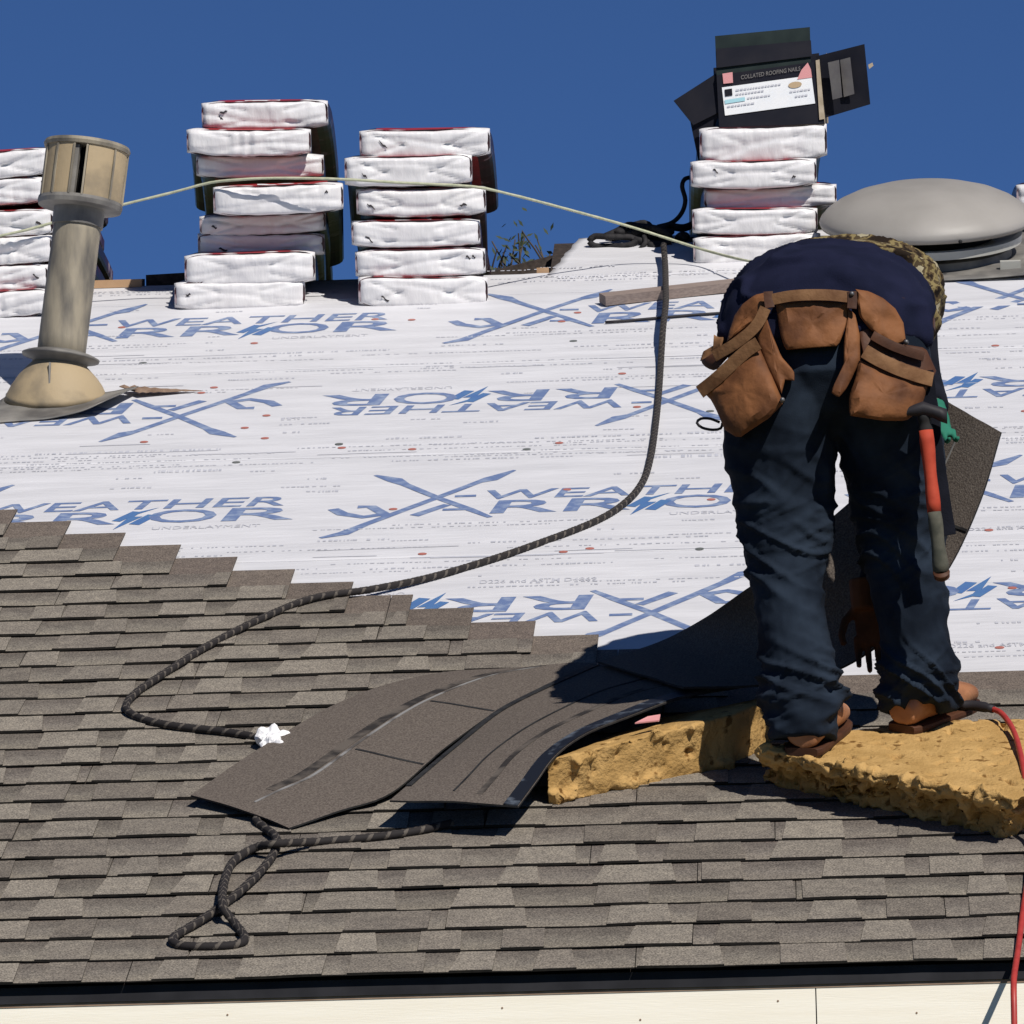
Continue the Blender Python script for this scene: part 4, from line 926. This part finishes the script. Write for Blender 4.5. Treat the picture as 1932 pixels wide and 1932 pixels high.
# ------------------------------------------------------------------ tool belt
tb = thing('tool_belt', 'brown leather tool belt with hanging pouches worn by the worker', 'tool belt', VP(1560, 650, YP-.17))
def zu(x, y): return x*.336+1283, y*.336+377.4
def YB(u, v): return YP-.165+((u-1562)/pk)**2*1.5-.03*max(0, min(1, (v-600)/150))
def resample(poly, n):
    L = [0]; m_ = len(poly)
    for i in range(m_): L.append(L[-1]+math.dist(poly[i], poly[(i+1) % m_]))
    out = []
    for k_ in range(n):
        d = L[-1]*k_/n
        for i in range(m_):
            if L[i+1] >= d:
                a = (d-L[i])/max(1e-9, L[i+1]-L[i]); p, q = poly[i], poly[(i+1) % m_]; out.append((p[0]+(q[0]-p[0])*a, p[1]+(q[1]-p[1])*a)); break
    return out
def puff(name, zp, th, bulge, m, dy=0.0, seed=0, parent=None, yfn=None, conv=True):
    poly = [zu(*p) for p in zp] if conv else list(zp); n = 40; poly = resample(poly, n)
    cu = sum(p[0] for p in poly)/n; cv = sum(p[1] for p in poly)/n; yf = yfn or YB
    vs, fs = [], []
    ks = (1.0, .97, .88, .7, .45, .2)
    for kk in ks:
        for u, v in poly:
            a, b = cu+(u-cu)*kk, cv+(v-cv)*kk; hgt = .62*bulge*math.sqrt(max(0, 1-kk**5))
            vs.append(VP(a, b, yf(a, b)+dy-hgt+.007*n3(a*.03+seed, b*.03, 2)+.004*n3(a*.09+seed, b*.07, 4)))
    vs.append(VP(cu, cv, yf(cu, cv)+dy-.62*bulge)); ci = len(vs)-1
    for r_ in range(len(ks)-1):
        for i in range(n): fs.append((r_*n+i, r_*n+(i+1) % n, (r_+1)*n+(i+1) % n, (r_+1)*n+i))
    e = (len(ks)-1)*n
    for i in range(n): fs.append((e+i, e+(i+1) % n, ci))
    b0_ = len(vs)
    for u, v in poly: vs.append(VP(u, v, yf(u, v)+dy+th))
    vs.append(VP(cu, cv, yf(cu, cv)+dy+th)); cb = len(vs)-1
    for i in range(n): fs += [(i, b0_+i, b0_+(i+1) % n, (i+1) % n), (b0_+i, cb, b0_+(i+1) % n)]
    o = mk(name, vs, fs, m, parent or tb, smooth=True); fixnormals(o); o.data.set_sharp_from_angle(angle=math.radians(32)); return o
def strip(name, zpts, wd, th, m, dy=0.0, conv=True, yfn=None):
    P = [zu(*p) for p in zpts] if conv else zpts; yf = yfn or YB
    pts = smooth_path([VP(u, v, yf(u, v)+dy) for u, v in P], .008); fr = frames(pts); vs, fs = [], []
    for p, (t, a, b) in zip(pts, fr):
        d = V((0, -1, 0)); s = t.cross(d).normalized()
        for x, y in ((-1, -.2), (-1, .5), (-.3, .62), (.4, .55), (1, .5), (1, -.2)): vs.append(p+s*wd*x+d*th*y)
    n = 6
    for i in range(len(pts)-1):
        for k_ in range(n): fs.append((i*n+k_, i*n+(k_+1) % n, (i+1)*n+(k_+1) % n, (i+1)*n+k_))
    fs += [tuple(range(n)), tuple((len(pts)-1)*n+k_ for k_ in range(n))]
    o = mk(name, vs, fs, m, tb, smooth=True); fixnormals(o); o.data.set_sharp_from_angle(angle=math.radians(32)); return o
# belt round the whole waist
pts = []
for i in range(41):
    th = math.pi*2*i/40; c = VP(1562, 600, YP+.0); pts.append(c+V((math.cos(th)*.226, math.sin(th)*.160, .005-.03*math.cos(th)**2-.02*math.sin(th))))
vs, fs = [], []
for i, p in enumerate(pts[:-1]):
    th = math.pi*2*i/40; o_ = V((math.cos(th), math.sin(th), 0))*.004
    vs += [p+V((0, 0, -.013)), p+V((0, 0, -.013))+o_, p+V((0, 0, .013))+o_, p+V((0, 0, .013))]
for i in range(40):
    for k_ in range(4): fs.append((i*4+k_, i*4+(k_+1) % 4, ((i+1) % 40)*4+(k_+1) % 4, ((i+1) % 40)*4+k_))
o = mk('belt', vs, fs, M['darkleather'], tb); fixnormals(o)
puff('back_pad', [(535, 575), (745, 560), (955, 575), (935, 700), (890, 820), (740, 830), (590, 842), (560, 740)], .02, .018, M['leather'], -.032, 1)
strip('belt_strap', [(505, 562), (620, 540), (740, 533), (860, 536), (965, 548)], .012, .006, M['leather2'], -.05)
strip('belt_keeper', [(495, 515), (498, 560), (505, 605)], .010, .008, M['darkleather'], -.052); strip('belt_keeper', [(965, 515), (968, 560), (965, 610)], .010, .008, M['darkleather'], -.052)
puff('pouch_flap', [(485, 518), (420, 532), (350, 585), (305, 650), (275, 740), (262, 800), (330, 745), (410, 690), (480, 610)], .02, .02, M['leather'], -.032, 2)
puff('pouch', [(395, 800), (440, 815), (505, 960), (582, 1140), (500, 1225), (400, 1290), (330, 1340), (250, 1290), (200, 1170), (160, 1100), (105, 1080), (230, 950)], .07, .045, M['leather'], -.035, 3)
strip('pouch_rim', [(440, 805), (380, 845), (300, 915), (210, 1000), (110, 1080)], .014, .010, M['leather2'], -.066)
puff('pouch_pocket', [(480, 610), (440, 690), (400, 760), (300, 850), (200, 960), (150, 945), (112, 905), (200, 850), (290, 780), (400, 690)], .05, .02, M['darkleather'], -.03, 4)
strip('pouch_rim', [(480, 608), (440, 690), (380, 755), (300, 815), (240, 850), (190, 880)], .012, .010, M['leather2'], -.062)
puff('tool_loop', [(190, 755), (215, 770), (245, 770), (240, 830), (175, 900), (112, 905), (130, 850), (190, 815)], .03, .015, M['leather2'], .01, 5)
puff('gusset', [(480, 640), (520, 760), (570, 880), (640, 960), (645, 1015), (590, 1010), (570, 1090), (500, 960), (440, 810), (420, 740)], .03, .016, M['leather'], -.03, 6)
puff('pouch_flap', [(985, 500), (1060, 512), (1140, 550), (1210, 610), (1255, 690), (1268, 790), (1215, 812), (1140, 780), (1060, 720), (1005, 650)], .02, .022, M['leather'], -.038, 7)
puff('pouch_pocket', [(1000, 660), (1080, 735), (1200, 800), (1380, 830), (1440, 960), (1410, 1020), (1250, 960), (1030, 880), (1010, 780)], .05, .012, M['darkleather'], -.02, 8)
strip('pouch_rim', [(1035, 850), (1120, 900), (1230, 950), (1330, 985), (1420, 1010)], .015, .012, M['leather2'], -.055)
strip('pouch_rim', [(1080, 760), (1170, 810), (1270, 850), (1370, 880)], .010, .010, M['darkleather'], -.045)
puff('pouch', [(1000, 895), (1070, 925), (1180, 975), (1300, 1015), (1395, 1040), (1350, 1180), (1270, 1240), (1150, 1240), (1040, 1225), (950, 1210), (948, 1100), (985, 1000)], .07, .04, M['leather'], -.03, 9)
puff('gusset', [(945, 610), (985, 640), (1010, 760), (1012, 900), (965, 1000), (935, 1060), (890, 1112), (845, 1078), (880, 1010), (918, 950), (920, 800)], .03, .016, M['leather'], -.032, 10)
for x, y in ((965, 525), (1270, 795), (1400, 975), (575, 1120)):
    u, v = zu(x, y); P = VP(u, v, YB(u, v)-.06); vs, fs = loft([(P+V((0, .01, 0)), V((.006, 0, 0)), V((0, 0, .006))), (P, V((.005, 0, 0)), V((0, 0, .005))), (P-V((0, .003, 0)), V((.002, 0, 0)), V((0, 0, .002)))], 10); mk('rivet', vs, fs, M['steel'], tb, smooth=True)
pts = smooth_path([VP(u, v, YP-.10) for u, v in ((1358, 797), (1340, 790), (1322, 790), (1315, 798), (1325, 807), (1345, 811), (1360, 808), (1363, 798))], .006)
vs, fs, uv = tube(pts, .003, 8); mk('wire_hook', vs, fs, M['rubber'], tb, smooth=True)
YH = lambda u, v: YP-.20
strip('hammer_strap', [(1745, 700), (1752, 760), (1765, 860), (1778, 950), (1788, 1010)], .018, .007, M['darkcloth'], .05, False, YH)

# ------------------------------------------------------------------ hammer
hm = thing('hammer', 'hammer with orange-red and grey grip hanging head up at worker\'s right hip', 'hammer', VP(1770, 1085, YP-.18))
def hseg(name, u0, v0, u1, v1, r0_, r1_, m, Y=None):
    Y = Y or YP-.185; a, b = VP(u0, v0, Y), VP(u1, v1, Y+.01); pts = [a.lerp(b, i/8) for i in range(9)]
    vs, fs, uv = tube(pts, lambda x: (r0_+(r1_-r0_)*x)+.0012*math.sin(x*9), 14); return mk(name, vs, fs, m, hm, smooth=True, uvs=uv)
hseg('handle', 1747, 812, 1763, 968, .0150, .0140, M['orange']); hseg('grip', 1763, 966, 1776, 1080, .0140, .0165, M['gripgrey']); hseg('grip_end', 1776, 1079, 1777, 1088, .0175, .016, M['darkleather'])
hseg('shank', 1743, 780, 1747, 815, .013, .015, M['darkmetal'])
c = VP(1742, 780, YP-.19); vs, fs = loft([(c+V((-.06, 0, -.012)), V((0, .006, 0)), V((0, 0, .004))), (c+V((-.03, 0, .006)), V((0, .012, 0)), V((0, 0, .010))), (c+V((0, 0, .01)), V((0, .015, 0)), V((0, 0, .016))), (c+V((.02, 0, .004)), V((0, .014, 0)), V((0, 0, .014))), (c+V((.034, 0, -.002)), V((0, .016, 0)), V((0, 0, .016))), (c+V((.05, 0, -.008)), V((0, .016, 0)), V((0, 0, .016)))], 14)
mk('hammer_head', vs, fs, M['rubber'], hm, smooth=True)

# ------------------------------------------------------------------ shingle in the worker's hand
UE = [RP(1128, 1248, .075), RP(1270, 1199, .10), VP(1420, 1104, YP+.50), VP(1560, 984, YP+.47), VP(1640, 912, YP+.44), VP(1706, 828, YP+.40), VP(1750, 737, YP+.36)]
LE = [RP(1290, 1296, .165), RP(1450, 1290, .17), VP(1580, 1262, YP+.30), VP(1690, 1190, YP+.28), VP(1760, 1110, YP+.26), VP(1802, 1050, YP+.25), VP(1852, 935, YP+.24), VP(1888, 815, YP+.24)]
def edge_pts(L):
    pts = smooth_path(L, .01); cum = [0]
    for i in range(1, len(pts)): cum.append(cum[-1]+(pts[i]-pts[i-1]).length)
    def f(x):
        d = x*cum[-1]
        for i in range(1, len(pts)):
            if cum[i] >= d-1e-9: return pts[i-1].lerp(pts[i], (d-cum[i-1])/max(1e-6, cum[i]-cum[i-1]))
        return pts[-1]
    return f
fu_, fl2 = edge_pts(UE), edge_pts(LE)
def hsf(x, y): P = fl2(x).lerp(fu_(x), y); return P+V((0, .002*n3(x*7, y*3, 5), .002*n3(x*5, y*4, 2)))
def hnf(x, y):
    a = hsf(min(1, x+.02), y)-hsf(max(0, x-.02), y); b = hsf(x, min(1, y+.05))-hsf(x, max(0, y-.05)); return a.cross(b).normalized()
hd = thing('held_shingle', 'dark shingle curling up behind the worker\'s legs into his green gloved hand', 'shingle', hsf(.2, .5))
vs, fs, top = sheet(hsf, hnf, 50, 12, .005); o = mk('shingle_body', vs, fs, [M['loose'], M['loose_back']], hd, fm=[0]*top+[1]*(len(fs)-top)); fixnormals(o)
vs, fs, _ = sheet(lambda x, y: hsf(.765+.006*y+.02*x, .0+.75*x)+hnf(.765, .4)*.0028, lambda x, y: hnf(.765, .4), 14, 1, .002); mk('dark_line', vs, fs, M['loose_back'], hd)  # dark cut line across the width of the held shingle
vs, fs, _ = sheet(lambda x, y: hsf(.70+.25*x, .46+.014*y)+hnf(.7+.25*x, .46)*.0022, lambda x, y: hnf(.7+.25*x, .46), 20, 1, .0014); mk('sealant_line', vs, fs, M['glue'], hd)

# ------------------------------------------------------------------ tree tips behind the ridge
YT = 16.0; tb0 = VP(985, 520, YT)
tr = thing('tree', 'small dark tree tips showing behind the ridge right of the middle stack', 'tree', (tb0.x, YT, 0))
tp = [V((tb0.x, YT, 0)), V((tb0.x+.1, YT, 2)), V((tb0.x-.05, YT, 3.6)), tb0-V((0, 0, .3))]
vs, fs, uv = tube(smooth_path(tp, .2), lambda x: .09-.06*x, 10); mk('trunk', vs, fs, M['bark'], tr, smooth=True)
rl = random.Random(4); lv, lf, bv = [], [], []
tips = [(938, 470), (943, 492), (957, 462), (960, 480), (972, 452), (978, 440), (983, 470), (990, 446), (1010, 462), (1014, 452), (935, 505), (968, 500), (1040, 474), (950, 478), (985, 436), (928, 455), (990, 500), (1000, 510)]
for u, v in tips:
    P = VP(u, v, YT+rl.uniform(-.2, .2)); B = tb0+V((rl.uniform(-.2, .2), 0, -.25))
    a, f, _u = tube(smooth_path([B, B.lerp(P, .5)+V((rl.uniform(-.05, .05), 0, .05)), P], .05), lambda x: .008-.005*x, 6); bv.append((a, f))
    for q_ in range(6):
        C = B.lerp(P, rl.uniform(.72, 1.0))+V((rl.gauss(0, .045), rl.gauss(0, .05), rl.gauss(0, .05))); d1 = V((rl.uniform(-1, 1), rl.uniform(-1, 1), rl.uniform(-1, 1))).normalized()*.022; d2 = d1.orthogonal().normalized()*.009
        n0 = len(lv); lv += [C-d1, C+d2, C+d1, C-d2]; lf.append((n0, n0+1, n0+2, n0+3))
a, f = merge(bv); mk('branches', a, f, M['bark'], tr); mk('crown', lv, lf, M['leaf'], tr)
